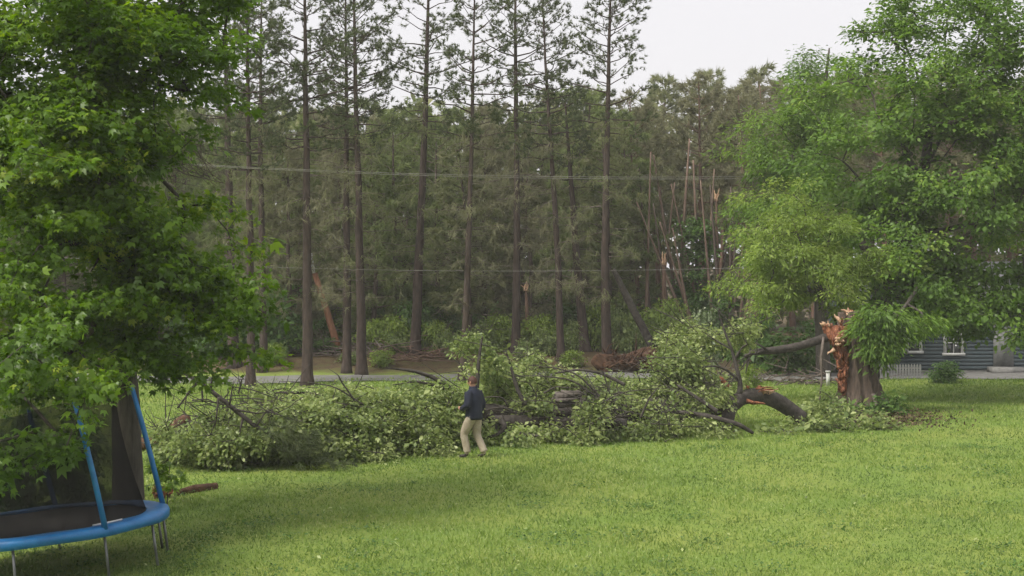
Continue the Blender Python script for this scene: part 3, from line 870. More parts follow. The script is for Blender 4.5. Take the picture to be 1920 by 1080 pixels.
# low sprig of leaves showing right of the trampoline
sp0 = on_ground(312, 29.5)
broadleaf("sapling", "small maple sprout behind the right trampoline pole", sp0, [sp0, sp0 + Vector((0.02, 0, .35)), sp0 + Vector((0.05, 0, .75))], [0.012, 0.01, 0.005],
          [(sp0 + Vector((-.02, 0, .55)), (.28, .25, .42), 1)], 9, 0.16, 14, 0.12, "maple_leaf", "maple_bark", 'maple', r_tip=0.003, cat="sapling")

for px, Y, w, h, k, lab in [(30, 29.5, 2.2, 2.3, 0, "dark shrub behind the trampoline, at the photo's left edge"), (135, 30.5, 1.5, 2.0, 1, "dark shrub behind the trampoline, left of the maple trunk")]:
    bush(k, px, Y, w, h, lab)
def dead_tangle():
    b = P(300, 290, 29); t = thing("dead_branch", "grey dead branch tangle hanging under the maple's upper crown", "branch", b); g = Geo()
    for i in range(26):
        a = np.array(P(RG.uniform(240, 330), RG.uniform(225, 300), 29 + RG.normal(0, .3))); e = np.array(P(RG.uniform(300, 425), RG.uniform(260, 350), 29 + RG.normal(0, .4)))
        mdl = (a + e) / 2 + RG.normal(0, .1, 3); g.tube([a, mdl, e], [.018, .012, .005], 4, cap=False)
        for _ in range(5):
            f = RG.uniform(.3, 1); c = a * (1 - f) + e * f; g.edges([c], [c + RG.normal(0, .22, 3) + [.1, 0, -.05]], [.008], [.003], 3)
    g.build("twig", "grey_twig", t, origin=b)
    noisy_tube([P(238, 330, 28), P(262, 285, 28.5), P(300, 262, 29)], [.04, .035, .02], 8, .05, 5, 91).build("limb", "maple_bark", t, origin=b)
dead_tangle()
# right side: standing trees
rb = on_ground(1622, 49.2)
broadleaf("oak_tree", "huge leafy tree filling the upper right, half hiding the house", rb,
          [rb - Vector((0, 0, .2)), P(1628, 640, 49.2), P(1668, 520, 50.5), P(1725, 380, 52), P(1742, 250, 52.6)], [0.42, 0.36, 0.32, 0.24, 0.13],
          [lobe(1770, 40, 52, 140, 80, 2.2, .9), lobe(1690, 200, 51.5, 150, 90, 2.2, 1.1), lobe(1640, 150, 52, 80, 60, 1.6, .7), lobe(1850, 200, 51.5, 130, 110, 2.4), lobe(1600, 320, 51, 130, 90, 2.0, .9), lobe(1740, 350, 50.5, 150, 90, 2.2),
           lobe(1890, 390, 50.5, 120, 130, 2.4), lobe(1620, 470, 50.5, 120, 75, 1.8), lobe(1760, 520, 50, 130, 75, 1.8), lobe(1880, 560, 50, 90, 70, 1.6), lobe(1700, 580, 49.6, 80, 40, 1.0, 1.0), lobe(1790, 575, 49.6, 80, 30, .9, .9),
           lobe(1960, 250, 51, 120, 300, 2.6, .8), lobe(1880, 60, 51, 90, 100, 2, 1.0), lobe(1680, 60, 51.5, 60, 35, 1.5, .4), lobe(1865, 622, 49.8, 70, 28, 1., 1.3), lobe(1900, 540, 49.8, 70, 60, 1.2, 1.0), lobe(1745, 560, 49.6, 110, 40, .9, 1.2)],
          860, 0.50, 96, 0.145, "oak_leaf", "maple_bark", 'diamond', shell=0.45, droop=0.5, r_tip=0.008, boughs=120, bough_r=1.2, mean=.38,
          limbs=[(P(1735, 320, 52.3), P(1800, 180, 52.5), P(1850, 20, 52)), (P(1738, 290, 52.5), P(1755, 150, 52), P(1742, 30, 52)), (P(1690, 450, 51), P(1640, 360, 51.5), P(1580, 300, 51)),
                 (P(1700, 440, 51.2), P(1850, 420, 51.5), P(1930, 380, 50.8)), (P(1742, 255, 52.6), P(1772, 140, 52.3), P(1775, 20, 52)), (P(1742, 250, 52.6), P(1720, 140, 52.3), P(1695, 70, 52))])
tb = on_ground(1545, 61)
broadleaf("ash_tree", "tall feathery grey-green tree left of the huge tree", tb,
          [tb - Vector((0, 0, .2)), P(1540, 560, 61), P(1530, 350, 61), P(1545, 180, 61), P(1555, 90, 61)], [0.30, 0.26, 0.2, 0.1, 0.03],
          [lobe(1550, 140, 61, 65, 60, 1.6, 1.1), lobe(1480, 270, 60.5, 90, 90, 1.8), lobe(1560, 230, 60.5, 80, 80, 1.8), lobe(1450, 390, 60, 65, 110, 1.6, 1.1), lobe(1530, 400, 60, 90, 120, 1.8), lobe(1425, 460, 60, 50, 90, 1.4), lobe(1500, 190, 60.5, 40, 40, 1, .8)],
          380, 0.50, 90, 0.15, "oak_leaf", "maple_bark", 'long', shell=0.4, droop=0.7, r_tip=0.007, boughs=60, bough_r=1.0, mean=.34)
yb = on_ground(1592, 49)
broadleaf("young_tree", "rounded bright yellow-green tree left of the broken trunk", yb,
          [yb - Vector((0, 0, .1)), P(1572, 610, 49), P(1530, 530, 49), P(1485, 410, 49)], [0.07, 0.065, 0.05, 0.02],
          [lobe(1475, 400, 48.8, 62, 50, 1.1), lobe(1535, 440, 48.8, 75, 55, 1.2), lobe(1440, 490, 48.6, 65, 55, 1.2), lobe(1520, 520, 48.4, 90, 55, 1.3), lobe(1415, 545, 48.4, 50, 42, 1.0), lobe(1595, 475, 48.6, 60, 50, 1.0), lobe(1560, 555, 48.2, 60, 32, 1., .8)],
          260, 0.34, 95, 0.125, "bright_leaf", "maple_bark", 'long', shell=0.5, droop=0.6, r_tip=0.006, boughs=44, bough_r=.7, mean=.45)
sb = on_ground(1306, 74)
broadleaf("young_tree", "slim bright green tree among the bare red trunks", sb,
          [sb, P(1306, 600, 74), P(1305, 480, 74), P(1305, 400, 74)], [0.1, 0.08, 0.05, 0.015],
          [lobe(1305, 425, 74, 28, 32, .7), lobe(1310, 480, 74, 32, 36, .8), lobe(1290, 530, 74, 32, 30, .8), lobe(1320, 560, 74, 40, 40, .9)],
          70, 0.42, 70, 0.17, "shrub_leaf", "maple_bark", 'diamond', shell=0.4, droop=0.3, r_tip=0.005)

#==BROKEN TREE==
SY = 46.6
stump_base = on_ground(1612, SY)
ST = thing("broken_tree", "thick broken tree trunk with torn orange wood and splintered top", "broken tree", stump_base)
g = noisy_tube([on_ground(1614, SY, -0.25), on_ground(1613, SY, 0.12), P(1612, 735, SY), P(1608, 700, SY), P(1602, 655, SY), P(1596, 615, SY), P(1594, 584, SY)],
               [1.0, 0.78, 0.60, 0.49, 0.42, 0.40, 0.34], 64, 0.06, 5, 3, flute=[0.19, 0.18, 0.15, 0.12, 0.09, 0.06, 0.04], nfl=10)
g.build("trunk", "old_bark", ST, origin=stump_base)
# torn left flank: lumpy bare wood standing proud of the bark, ragged along its edges
g = Geo()
Yf = SY - 0.42
for i in range(85):
    q = RG.random() ** .8
    y0 = 598 + 138 * q
    xl, xr = np.interp(y0, [595, 620, 650, 690, 735], [1558, 1556, 1566, 1573, 1577]), np.interp(y0, [595, 620, 650, 690, 735], [1596, 1594, 1590, 1588, 1584])
    x0 = RG.uniform(xl, xr); L = RG.uniform(8, 26)
    a = P(x0, y0 + L * .5, Yf + RG.uniform(-0.05, 0.10)); b = P(x0 + RG.normal(-1, 4), y0 - L * .6, Yf + RG.normal(0.0, 0.06))
    splinter(g, a, b, RG.uniform(0.025, 0.075), RG.uniform(0.02, 0.045), RG.normal(0, 0.05))
g.build("split_wood", "split_wood", ST, origin=stump_base)
noisy_tube([P(1583, 745, Yf + .16), P(1580, 700, Yf + .14), P(1577, 665, Yf + .12), P(1574, 635, Yf + .12), P(1576, 612, Yf + .16)], [0.04, 0.10, 0.15, 0.25, 0.22], 18, 0.2, 14, 5).build("heartwood", "split_wood", ST, origin=stump_base)
# ragged top: tall horn right of the notch, lower stub at the left
noisy_tube([P(1588, 640, SY - .1), P(1590, 615, SY - .1), P(1594, 596, SY - .05), P(1598, 583, SY)], [0.28, 0.26, 0.20, 0.10], 18, 0.16, 12, 8).build("torn_top", "split_wood", ST, origin=stump_base)
noisy_tube([P(1575, 642, SY - .15), P(1562, 630, SY - .2), P(1553, 616, SY - .2), P(1551, 608, SY - .2)], [0.24, 0.2, 0.15, 0.15], 16, 0.14, 9, 9).build("torn_top", "split_wood", ST, origin=stump_base)
g = Geo()
for i in range(22):
    c = P(RG.uniform(1585, 1608), RG.uniform(586, 598), SY - .15 + RG.normal(0, .12))
    splinter(g, c, c + Vector((RG.normal(-.10, .10), RG.normal(0, .06), RG.uniform(.04, .16))), RG.uniform(.03, .08), .02, RG.normal(0, .05))
for i in range(9):
    c = P(RG.uniform(1543, 1558), RG.uniform(606, 612), SY - .2 + RG.normal(0, .08))
    splinter(g, c, c + Vector((RG.normal(-.06, .06), RG.normal(0, .04), RG.uniform(.02, .08))), RG.uniform(.03, .06), .02)
splinter(g, P(1580, 606, SY - .42), P(1563, 590, SY - .42), .06, .03); splinter(g, P(1565, 655, SY - .5), P(1551, 664, SY - .55), .05, .03)
for i in range(9):
    c = P(RG.uniform(1566, 1582), RG.uniform(632, 648), SY - .62); splinter(g, c, c + Vector((RG.normal(0, .12), -.03, RG.normal(.02, .06))), RG.uniform(.05, .09), .03)
g.build("splinter", "pale_wood", ST, origin=stump_base)
# broken limb hanging out to the left, with twigs, and a strip of bark hanging down
g = noisy_tube([P(1560, 628, SY - .1), P(1530, 640, SY - .3), P(1495, 650, SY - .6), P(1455, 657, SY - .9), P(1410, 660, SY - 1.2), P(1396, 668, SY - 1.3)], [0.14, 0.125, 0.115, 0.11, 0.085, 0.04], 14, 0.06, 7, 11)
for a, b in [((1412, 660), (1388, 692)), ((1404, 661), (1375, 664)), ((1430, 658), (1385, 676)), ((1402, 664), (1398, 700)), ((1440, 658), (1400, 640))]:
    g.tube([P(*a, SY - 1.2), P((a[0] + b[0]) / 2 + 3, (a[1] + b[1]) / 2 - 3, SY - 1.25), P(*b, SY - 1.3)], [0.04, 0.03, 0.012], 6)
g.build("limb", "log_bark", ST, origin=stump_base)
g = Geo(); g.tube([P(1544, 632, SY - .45), P(1540, 670, SY - .5), P(1541, 710, SY - .5), P(1537, 745, SY - .5), P(1536, 775, SY - .5)], [0.035, 0.045, 0.03, 0.035, 0.02], 6, 0.1)
g.build("bark_strip", "grey_twig", ST, origin=stump_base)
g = Geo(); g.tube([P(1637, 738, SY - .85), P(1644, 760, SY - .95), P(1660, 785, SY - 1.15)], [0.05, 0.055, 0.04], 8, 0.1)
g.build("bark_strip", "grey_twig", ST, origin=stump_base)

# leaf sprays still hanging in front of the trunk's right side
hb = P(1660, 640, 45.6)
cl = np.concatenate([ellipsoid_points(P(1655, 612, 45.4), (.75, .4, .62), 44, .3), ellipsoid_points(P(1642, 655, 45.4), (.42, .35, .45), 22, .3), ellipsoid_points(P(1715, 605, 46), (.8, .5, .45), 26, .3)])
hang = thing("hanging_branch", "drooping leafy branch hanging across the broken trunk's right side", "branch", P(1700, 560, 47))
pos, pr, tips = grow([P(1720, 540, 48), P(1700, 570, 47), P(1680, 595, 46.3)], [-1, 0, 1], cl, P(1720, 540, 48))
r = branch_radii(pos, pr, tips, .006, .06); g = Geo(); ok = pr >= 0
g.edges(pos[pr[ok]], pos[ok], r[pr[ok]], r[ok], 5); g.build("limb", "maple_bark", hang, origin=hang.location)
C, N, U, S, R = leaf_clumps(cl, 0.36, 62, 0.15, (hb.x, hb.y, hb.z + .5), 0.9)
leaves("foliage", C, N, U, S, R, "oak_leaf", hang, 'long', hang.location)

#==FALLEN TREE==
FT0 = on_ground(1100, 40.2)
FT = thing("fallen_tree", "long fallen tree lying across the lawn, crown towards the left", "fallen tree", FT0)
def limb(pts, rad, seed, sides=14, amp=0.07, name="limb", mat="log_bark"):
    noisy_tube(pts, rad, sides, amp, 8, seed).build(name, mat, FT, origin=FT0)
limb([P(1375, 756, 41.5), P(1330, 762, 41.4), P(1270, 768, 41), P(1200, 770, 40.7), P(1130, 765, 40.4), P(1060, 772, 40), P(980, 782, 39.6), P(900, 775, 39), P(820, 770, 38.4), P(700, 775, 37.4), P(600, 800, 36.6)],
     [0.20, 0.27, 0.30, 0.31, 0.31, 0.29, 0.26, 0.22, 0.19, 0.13, 0.05], 21, 22, 0.07, "trunk")
limb([P(1504, 784, 42.3), P(1484, 770, 42.2), P(1458, 751, 42), P(1424, 740, 41.8), P(1390, 745, 41.6), P(1368, 764, 41.4), P(1364, 788, 41.2), P(1362, 808, 41)], [0.19, 0.20, 0.205, 0.20, 0.20, 0.19, 0.16, 0.13], 22, 20, 0.06)
limb([P(1175, 795, 39.2), P(1120, 793, 39.2), P(1060, 792, 39), P(990, 790, 38.8), P(925, 790, 38.6)], [0.13, 0.14, 0.14, 0.15, 0.15], 23)
limb([P(1160, 758, 40.2), P(1200, 768, 40), P(1270, 772, 39.8), P(1330, 780, 39.7), P(1385, 795, 39.7), P(1412, 812, 39.8)], [0.03, 0.045, 0.05, 0.06, 0.065, 0.04], 24, 10, 0.14)
limb([P(1270, 722, 40.2), P(1310, 748, 40.1), P(1345, 772, 40)], [0.03, 0.05, 0.06], 26, 8)
limb([P(1387, 738, 41.2), P(1388, 715, 41.2), P(1380, 685, 41.2), P(1372, 655, 41.2), P(1360, 625, 41.2), P(1348, 590, 41.2)], [0.075, 0.06, 0.05, 0.04, 0.028, 0.012], 27, 8)
limb([P(1383, 712, 41.2), P(1365, 695, 41), P(1345, 686, 40.9), P(1318, 688, 40.8)], [0.04, 0.032, 0.025, 0.012], 28, 8)
limb([P(1378, 672, 41.2), P(1392, 650, 41.1), P(1402, 646, 41), P(1396, 636, 41)], [0.03, 0.024, 0.018, 0.008], 29, 7)
limb([P(1372, 655, 41.2), P(1345, 640, 41.2), P(1315, 620, 41.2)], [0.025, 0.02, 0.008], 30, 7)
limb([P(880, 752, 37.8), P(845, 728, 37.6), P(810, 706, 37.4), P(770, 694, 37.2), P(722, 690, 37)], [0.07, 0.06, 0.05, 0.035, 0.012], 31, 8)
limb([P(850, 735, 37.8), P(815, 722, 37.6), P(780, 715, 37.4), P(735, 722, 37.2)], [0.045, 0.035, 0.03, 0.01], 32, 8)
limb([P(1040, 700, 39), P(1085, 692, 39), P(1130, 700, 39), P(1172, 722, 39)], [0.02, 0.03, 0.035, 0.045], 33, 8)
limb([P(985, 760, 38.6), P(968, 725, 38.6), P(960, 695, 38.6), P(948, 655, 38.6)], [0.06, 0.05, 0.035, 0.012], 34, 8)
limb([P(890, 760, 38.4), P(895, 715, 38.4), P(898, 670, 38.4), P(905, 630, 38.4)], [0.07, 0.055, 0.04, 0.015], 35, 8)
limb([P(620, 800, 36.4), P(560, 775, 36.2), P(480, 770, 36), P(430, 785, 35.8)], [0.06, 0.05, 0.035, 0.012], 36, 8)
limb([P(700, 765, 37), P(640, 745, 36.8), P(560, 735, 36.6), P(470, 738, 36.4)], [0.05, 0.04, 0.03, 0.01], 37, 8)
limb([P(930, 800, 38), P(960, 812, 37.8), P(1010, 818, 37.8)], [0.08, 0.06, 0.03], 38, 8)
limb([P(915, 780, 38), P(950, 797, 37.7), P(935, 815, 37.6), P(905, 822, 37.5)], [0.08, 0.07, 0.05, 0.02], 39, 8)
r_ = np.random.default_rng(77)
for i in range(34):                                    # bare broken limbs standing out of the crown
    px = r_.uniform(330, 1330); Y = float(np.interp(px, [330, 700, 1000, 1330], [34.6, 35.8, 38.2, 39.8])); py = r_.uniform(735, 800) if px < 900 else r_.uniform(735, 785)
    dx, dy = r_.normal(-30, 60), r_.uniform(-62, 14); q = r_.uniform(.010, .024) if px < 880 else r_.uniform(.014, .034)
    limb([P(px, py, Y), P(px + dx * .4 + r_.normal(0, 6), py + dy * .6 - 6, Y - .1), P(px + dx * .8, py + dy * .9, Y - .15), P(px + dx * 1.3, py + dy * .9 + r_.normal(0, 8), Y - .1)], [q, q * .8, q * .55, q * .25], 300 + i, 6)
# torn wood on the fallen trunk
g = Geo()
for i in range(16):
    c = P(RG.uniform(1385, 1435), RG.uniform(727, 735), 41.6 + RG.normal(0, .1)); splinter(g, c, c + Vector((RG.normal(.1, .2), RG.normal(0, .05), RG.uniform(.02, .09))), RG.uniform(.02, .04), .012)
splinter(g, P(1365, 728, 41.4), P(1350, 706, 41.3), .10, .04); splinter(g, P(1400, 752, 41.3), P(1436, 757, 41.2), .05, .03)
g.build("splinter", "split_wood", FT, origin=FT0)
g = Geo()
for i in range(9):
    c = P(RG.uniform(1425, 1445), RG.uniform(732, 738), 41.7 + RG.normal(0, .1)); splinter(g, c, c + Vector((RG.uniform(.05, .2), 0, RG.normal(0.02, .04))), RG.uniform(.03, .05), .015)
g.build("splinter", "pale_wood", FT, origin=FT0)
g = Geo()
for i in range(16):
    y = RG.uniform(736, 762); a = P(RG.uniform(1036, 1055), y, 39.2 + RG.normal(0, .15)); splinter(g, a, P(RG.uniform(1085, 1100), y + RG.normal(-4, 3), 39.2 + RG.normal(0, .15)), RG.uniform(.05, .10), .04)
g.build("splinter", "weathered_wood", FT, origin=FT0)

lobes = [lobe(390, 832, 34.8, 90, 34, 1.0), lobe(470, 818, 35, 90, 46, 1.2), lobe(570, 805, 35.6, 100, 58, 1.3), lobe(670, 788, 36.2, 90, 62, 1.4), lobe(640, 835, 35.4, 120, 28, .9, .8), lobe(755, 784, 36.8, 85, 64, 1.5), lobe(790, 830, 36, 75, 28, .9),
         lobe(840, 780, 37.4, 55, 60, 1.2), lobe(900, 675, 39.2, 42, 36, .7, .45), lobe(872, 645, 39.2, 26, 20, .5, .35), lobe(950, 725, 40.5, 55, 45, .9, .7), lobe(990, 690, 40.8, 40, 30, .8, .6), lobe(1060, 715, 41, 60, 22, .8, .7), lobe(960, 818, 37.6, 50, 12, .5, .5),
         lobe(1130, 733, 41.2, 60, 22, .8, .8), lobe(1190, 810, 39.2, 80, 12, .6, .8), lobe(1200, 740, 41.4, 60, 24, .9, .8), lobe(1270, 690, 42, 55, 42, .9, .8), lobe(1290, 645, 43, 60, 40, 1.0, .6), lobe(1290, 735, 41.8, 60, 24, .8, .7), lobe(1110, 765, 38.8, 36, 8, .4, .35),
         lobe(1340, 712, 42, 40, 20, .7, .6), lobe(1320, 812, 39.6, 50, 9, .6, .7), lobe(1395, 625, 43, 36, 26, .6, .6), lobe(520, 750, 36.2, 70, 22, .8, .5), lobe(420, 800, 35.5, 60, 25, .8, .7), lobe(1240, 795, 39.4, 60, 16, .6, .6),
         lobe(1000, 762, 39.0, 34, 26, .5, .5), lobe(1095, 782, 38.7, 40, 9, .3, .4), lobe(1225, 762, 40.0, 50, 16, .4, .6), lobe(1320, 745, 40.6, 40, 16, .4, .6), lobe(905, 800, 38.0, 30, 18, .4, .5), lobe(1050, 745, 40.6, 60, 14, .5, .8), lobe(1160, 752, 40.4, 60, 14, .5, .8), lobe(1275, 752, 40.9, 50, 14, .5, .8), lobe(1080, 812, 38.4, 80, 10, .5, .7),
         lobe(340, 815, 35.6, 50, 30, .8, .7), lobe(1350, 735, 41.0, 30, 16, .4, .5)]
vol = np.array([w * (r[0] * r[2]) for c, r, w in lobes]); vol /= vol.sum()
for part in range(4):
    sel = lobes[part * 10:part * 10 + 10]; vs = vol[part * 10:part * 10 + 10]
    cl = np.concatenate([ellipsoid_points(c, r, max(4, int(680 * v)), .35) for (c, r, w), v in zip(sel, vs)])
    gzc = gz(cl[:, 0], cl[:, 1]); cl[:, 2] = np.maximum(cl[:, 2], gzc + 0.12)
    cc = cl.mean(0); cc[2] = -1.0
    C, N, U, S, R = leaf_clumps(cl, 0.30, 150, 0.094, cc, 0.75, 0.8, 0.85, mean=0.66)
    C[:, 2] = np.maximum(C[:, 2], gz(C[:, 0], C[:, 1]) + 0.03)
    leaves("crown", C, N, U, S, R, "fallen_leaf", FT, 'diamond', FT0)
    # fine twigs inside the crown
    g = Geo(); n = 300
    a = cl[RG.integers(0, len(cl), n)] + RG.normal(0, .15, (n, 3)); b = a + RG.normal(0, 1, (n, 3)) * [.5, .3, .3] + [-.15, 0, .12]
    a[:, 2] = np.maximum(a[:, 2], gz(a[:, 0], a[:, 1]) + .03); b[:, 2] = np.maximum(b[:, 2], gz(b[:, 0], b[:, 1]) + .03)
    g.edges(a, b, np.full(n, .013), np.full(n, .005), 4); g.build("twig", "log_bark", FT, origin=FT0)

# leafy debris round the broken trunk
def spray(label, px, Y, w, h, dep, ncl, per=30, mat="fallen_leaf", leaf=0.14, group=None, litter=False):
    b = on_ground(px, Y)
    t = thing("fallen_branch", label, "branch", b, group)
    cl = ellipsoid_points(b + Vector((0, 0, h * .35)), (w, dep, h * .75), ncl, .3)
    cl[:, 2] = np.maximum(cl[:, 2], gz(cl[:, 0], cl[:, 1]) + .06)
    C, N, U, S, R = leaf_clumps(cl, 0.22, per, leaf * .85, (b.x, b.y, b.z - .6), .4, .8, .8, mean=.5)
    C[:, 2] = np.maximum(C[:, 2], gz(C[:, 0], C[:, 1]) + .02)
    leaves("foliage", C, N, U, S, R, mat, t, 'diamond', b)
    g = Geo(); st = np.array(b) + [w * .8, dep * .2, .05]
    pos, pr, tips = grow([st, st + [-w * .4, 0, h * .15], st + [-w * .9, 0, h * .2]], [-1, 0, 1], cl, st)
    r = branch_radii(pos, pr, tips, .006, .04); ok = pr >= 0
    g.edges(pos[pr[ok]], pos[ok], r[pr[ok]], r[ok], 4); g.build("twig", "log_bark", t, origin=b)
    return t
spray("leafy broken branch on the grass below the arched limb end", 1525, 42.6, .55, .65, .5, 24)
spray("upright leafy sprig beside the broken trunk's left foot", 1540, 44, .45, .8, .4, 14)
spray("wide leafy branch lying before the broken trunk", 1570, 43.3, 1.0, .55, .7, 34)
spray("low leafy debris at the lawn's edge right of the arch", 1455, 40.4, .55, .12, .25, 9)
spray("leafy branch in the middle of the debris, nearest the camera", 1540, 41.2, .9, .42, .5, 24)
spray("leafy branch at the right end of the debris", 1640, 42.2, .8, .38, .5, 20)
spray("dark leafy clump against the trunk's right foot", 1672, 45.2, .45, .55, .4, 16, mat="shrub_leaf")
spray("leafy twigs against the broken trunk's foot", 1600, 45.2, .8, .45, .4, 20, mat="shrub_leaf")
def litter():
    n = 2600
    x = RG.normal(0, 1, n) * 0.95 + (1640 - 960) / FPX * 44.5; y = RG.normal(0, 1, n) * 1.1 + 44.3
    C = np.stack([x, y, gz(x, y) + .02 + RG.random(n) * .10], -1)
    o = leaves("leaf_litter", C, RG.normal(0, .6, (n, 3)) + [0, 0, 1], RG.normal(0, 1, (n, 3)), RG.uniform(.05, .12, n), RG.random(n), "dry_litter", None)
    tag(o, "brown leaf litter and bark scraps round the broken trunk's foot", "leaf litter", kind="stuff")
litter()

# broken pine bough lying over the left end of the fallen crown
def bough():
    b = on_ground(560, 34.2)
    t = thing("pine_bough", "dead-looking pine bough lying over the crown's left end", "branch", b)
    g = Geo(); main = [P(330, 690, 33.8), P(380, 720, 33.9), P(430, 760, 34), P(480, 800, 34.1), P(530, 825, 34.1), P(590, 862, 34.2)]
    g.tube(main, [.035, .045, .05, .045, .035, .015], 7, .05)
    subs = [[(395, 728), (400, 700), (425, 690), (448, 712)], [(430, 760), (436, 725), (470, 730), (520, 748)], [(455, 785), (448, 820), (432, 855)], [(480, 800), (500, 770), (560, 790)], [(370, 715), (350, 740), (345, 775)], [(505, 812), (520, 840), (540, 850)],
            [(410, 745), (405, 790), (395, 815)], [(440, 768), (480, 775), (525, 772)]]
    tips = []
    for s in subs:
        pts = [P(x, y, 34 + RG.normal(0, .15)) for x, y in s]
        g.tube(pts, np.linspace(.026, .008, len(pts)), 5); tips += [np.array(p) for p in pts[1:]]
    A = np.array([tips[i] for i in RG.integers(0, len(tips), 90)]); B = A + RG.normal(0, .22, A.shape)
    B[:, 2] = np.maximum(B[:, 2], gz(B[:, 0], B[:, 1]) + .03)
    g.edges(A, B, np.full(90, .008), np.full(90, .004), 3)
    g.build("limb", "log_bark", t, origin=b)
    m = 150; c = np.stack([RG.uniform(480, 625, m), np.zeros(m), np.zeros(m)], -1); pts = []
    for i in range(m):
        px = RG.normal(560, 38); py = 838 + (px - 560) * .25 + RG.normal(0, 22); p = np.array(P(px, min(py, 872), 33.9 + RG.normal(0, .25))); p[2] = max(p[2], gz(p[0], p[1]) + .04); pts.append(p)
    V, F, R = tufts(np.array(pts) - np.array(b), RG.normal(0, .5, (m, 3)) + [.8, 0, -.2], np.full(m, .24), 26, .012)
    link("foliage", mesh("foliage", V, F, "pine_needle", False, R), t)
bough()

#==DEADWOOD==
def dead_trunk(name, label, pts, rad, mat, seed, cat="dead trunk", tip=None, group=None, sides=12):
    b = Vector(pts[0]); t = thing(name, label, cat, b, group)
    noisy_tube(pts, rad, sides, .06, 8, seed).build("trunk", mat, t, origin=b)
    if tip:
        g = Geo(); e = Vector(pts[-1])
        for i in range(7): splinter(g, e + Vector((RG.normal(0, .05), RG.normal(0, .04), -.12)), e + Vector((RG.normal(0, .07), 0, RG.uniform(.1, tip))), rad[-1] * .6, .03)
        g.build("splinter", "pale_wood", t, origin=b)
    return t
dead_trunk("leaning_trunk", "dark leaning dead trunk right of the rightmost tall pine", [on_ground(1236, 66.5), P(1218, 640, 66.5), P(1195, 595, 66.5), P(1172, 550, 66.5), P(1150, 505, 66.5)], [.2, .18, .16, .14, .1], "log_bark", 41)
dead_trunk("snapped_trunk", "slim snapped trunk with a pale splintered tip", [on_ground(1246, 70), P(1246, 600, 70), P(1245, 545, 70), P(1245, 492, 70)], [.11, .10, .09, .08], "red_bark", 42, tip=.5)
dead_trunk("snapped_trunk", "snapped pale trunk beside the slim bright tree", [on_ground(1345, 74), P(1345, 520, 74), P(1344, 440, 74), P(1343, 372, 74)], [.10, .09, .07, .04], "red_bark", 43, tip=.5)
dead_trunk("snapped_trunk", "short orange snapped trunk right of the middle pine", [on_ground(990, 68), P(990, 620, 68), P(988, 580, 68), P(986, 540, 68)], [.10, .085, .075, .05], "red_bark", 44, tip=.3)
for i, (a, b, lab) in enumerate([((1268, 560), (1225, 290), "pale trunk leaning left before the red wood"), ((1272, 560), (1293, 260), "pale trunk leaning right before the red wood"),
                                ((1312, 590), (1300, 300), "thin straight pale trunk right of the crossing leaning trunks")]):
    Y = 75
    gx = on_ground(a[0], Y)
    dead_trunk("leaning_trunk", lab, [gx, P(*a, Y), P((a[0] + b[0]) / 2, (a[1] + b[1]) / 2, Y), P(*b, Y)], [.10, .09, .07, .04], "snag_bark", 50 + i)
for i in range(18):
    Y = 70.5 + RG.uniform(0, 4); xb = RG.uniform(1205, 1400); xt = xb + RG.normal(0, 55); yt = RG.uniform(280, 440); gx = on_ground(xb, Y)
    dead_trunk("leaning_trunk", "thin bare trunk leaning among the red wood's standing pines", [gx, P(xb * .6 + xt * .4, 684 * .6 + yt * .4, Y), P(xt, yt, Y)], [.085, .07, .03], "snag_bark" if i % 3 else "wood_bark", 160 + i, group="thin leaning trunks in the wood at right", sides=7)
dead_trunk("fallen_log", "pale fallen log on the ground beside the root plate", [on_ground(1165, 66, .16), on_ground(1200, 66.2, .2), on_ground(1235, 66.4, .16)], [.08, .09, .08], "weathered_wood", 55, "log")

def root_plate():
    c = on_ground(1175, 63.6)
    t = thing("root_plate", "brown uprooted root plate of a toppled pine", "root plate", c)
    n, m = 28, 14; V = []
    r = np.random.default_rng(4)
    for i in range(m):
        th = math.pi * i / (m - 1)
        for j in range(n):
            ph = 2 * math.pi * j / n
            k = 1 + .16 * math.sin(3 * ph + i) + .12 * math.sin(5 * th + 2 * ph) + r.normal(0, .07)
            V.append((1.2 * k * math.sin(th) * math.cos(ph), .45 * k * math.cos(th), .35 + .80 * k * math.sin(th) * math.sin(ph) * (.75 + .35 * math.sin(ph * 2 + 1))))
    F = np.array([[i * n + j, i * n + (j + 1) % n, (i + 1) * n + (j + 1) % n, (i + 1) * n + j] for i in range(m - 1) for j in range(n)])
    link("soil", mesh("soil", V, F, "root_soil", False), t)
    g = Geo()
    for i in range(42):
        a = np.array([RG.uniform(-.9, 1.0), -.3 + RG.normal(0, .1), RG.uniform(.1, .8)]); b = a + [RG.normal(0, .4), -RG.uniform(.05, .4), RG.normal(.25, .3)]
        b[2] = max(b[2], .03)
        g.tube([a, (a + b) / 2 + RG.normal(0, .08, 3), b], [.04, .025, .008], 5, cap=False)
    g.build("root", "root_soil", t)
root_plate()

# brush heap in front of the wood, behind the lane at centre
def brush(px, Y, w, h, label, n=150, mat="grey_twig"):
    b = on_ground(px, Y); t = thing("brush_heap", label, "brush heap", b); g = Geo()
    a = np.stack([RG.uniform(-w, w, n), RG.normal(0, .35, n), np.abs(RG.normal(0, h * .5, n))], -1); d = RG.normal(0, 1, (n, 3)) * [.7, .4, .25]
    c = a + d; c[:, 2] = np.maximum(c[:, 2], .03)
    g.edges(a, c, RG.uniform(.012, .035, n), RG.uniform(.004, .012, n), 4); g.build("twig", mat, t)
brush(930, 68, 2.4, 1.3, "tangle of bare grey branches between the thin pine and the middle pine", 170)
brush(650, 66.5, 1.7, .6, "low brown twig heap under the leaning red pole", 130)
brush(800, 65.5, 2.0, .6, "low reddish twig heap behind the leaning pine's foot", 130, "red_bark")
brush(1480, 58, 3.2, .5, "low dark brush line beyond the hanging limb", 170)
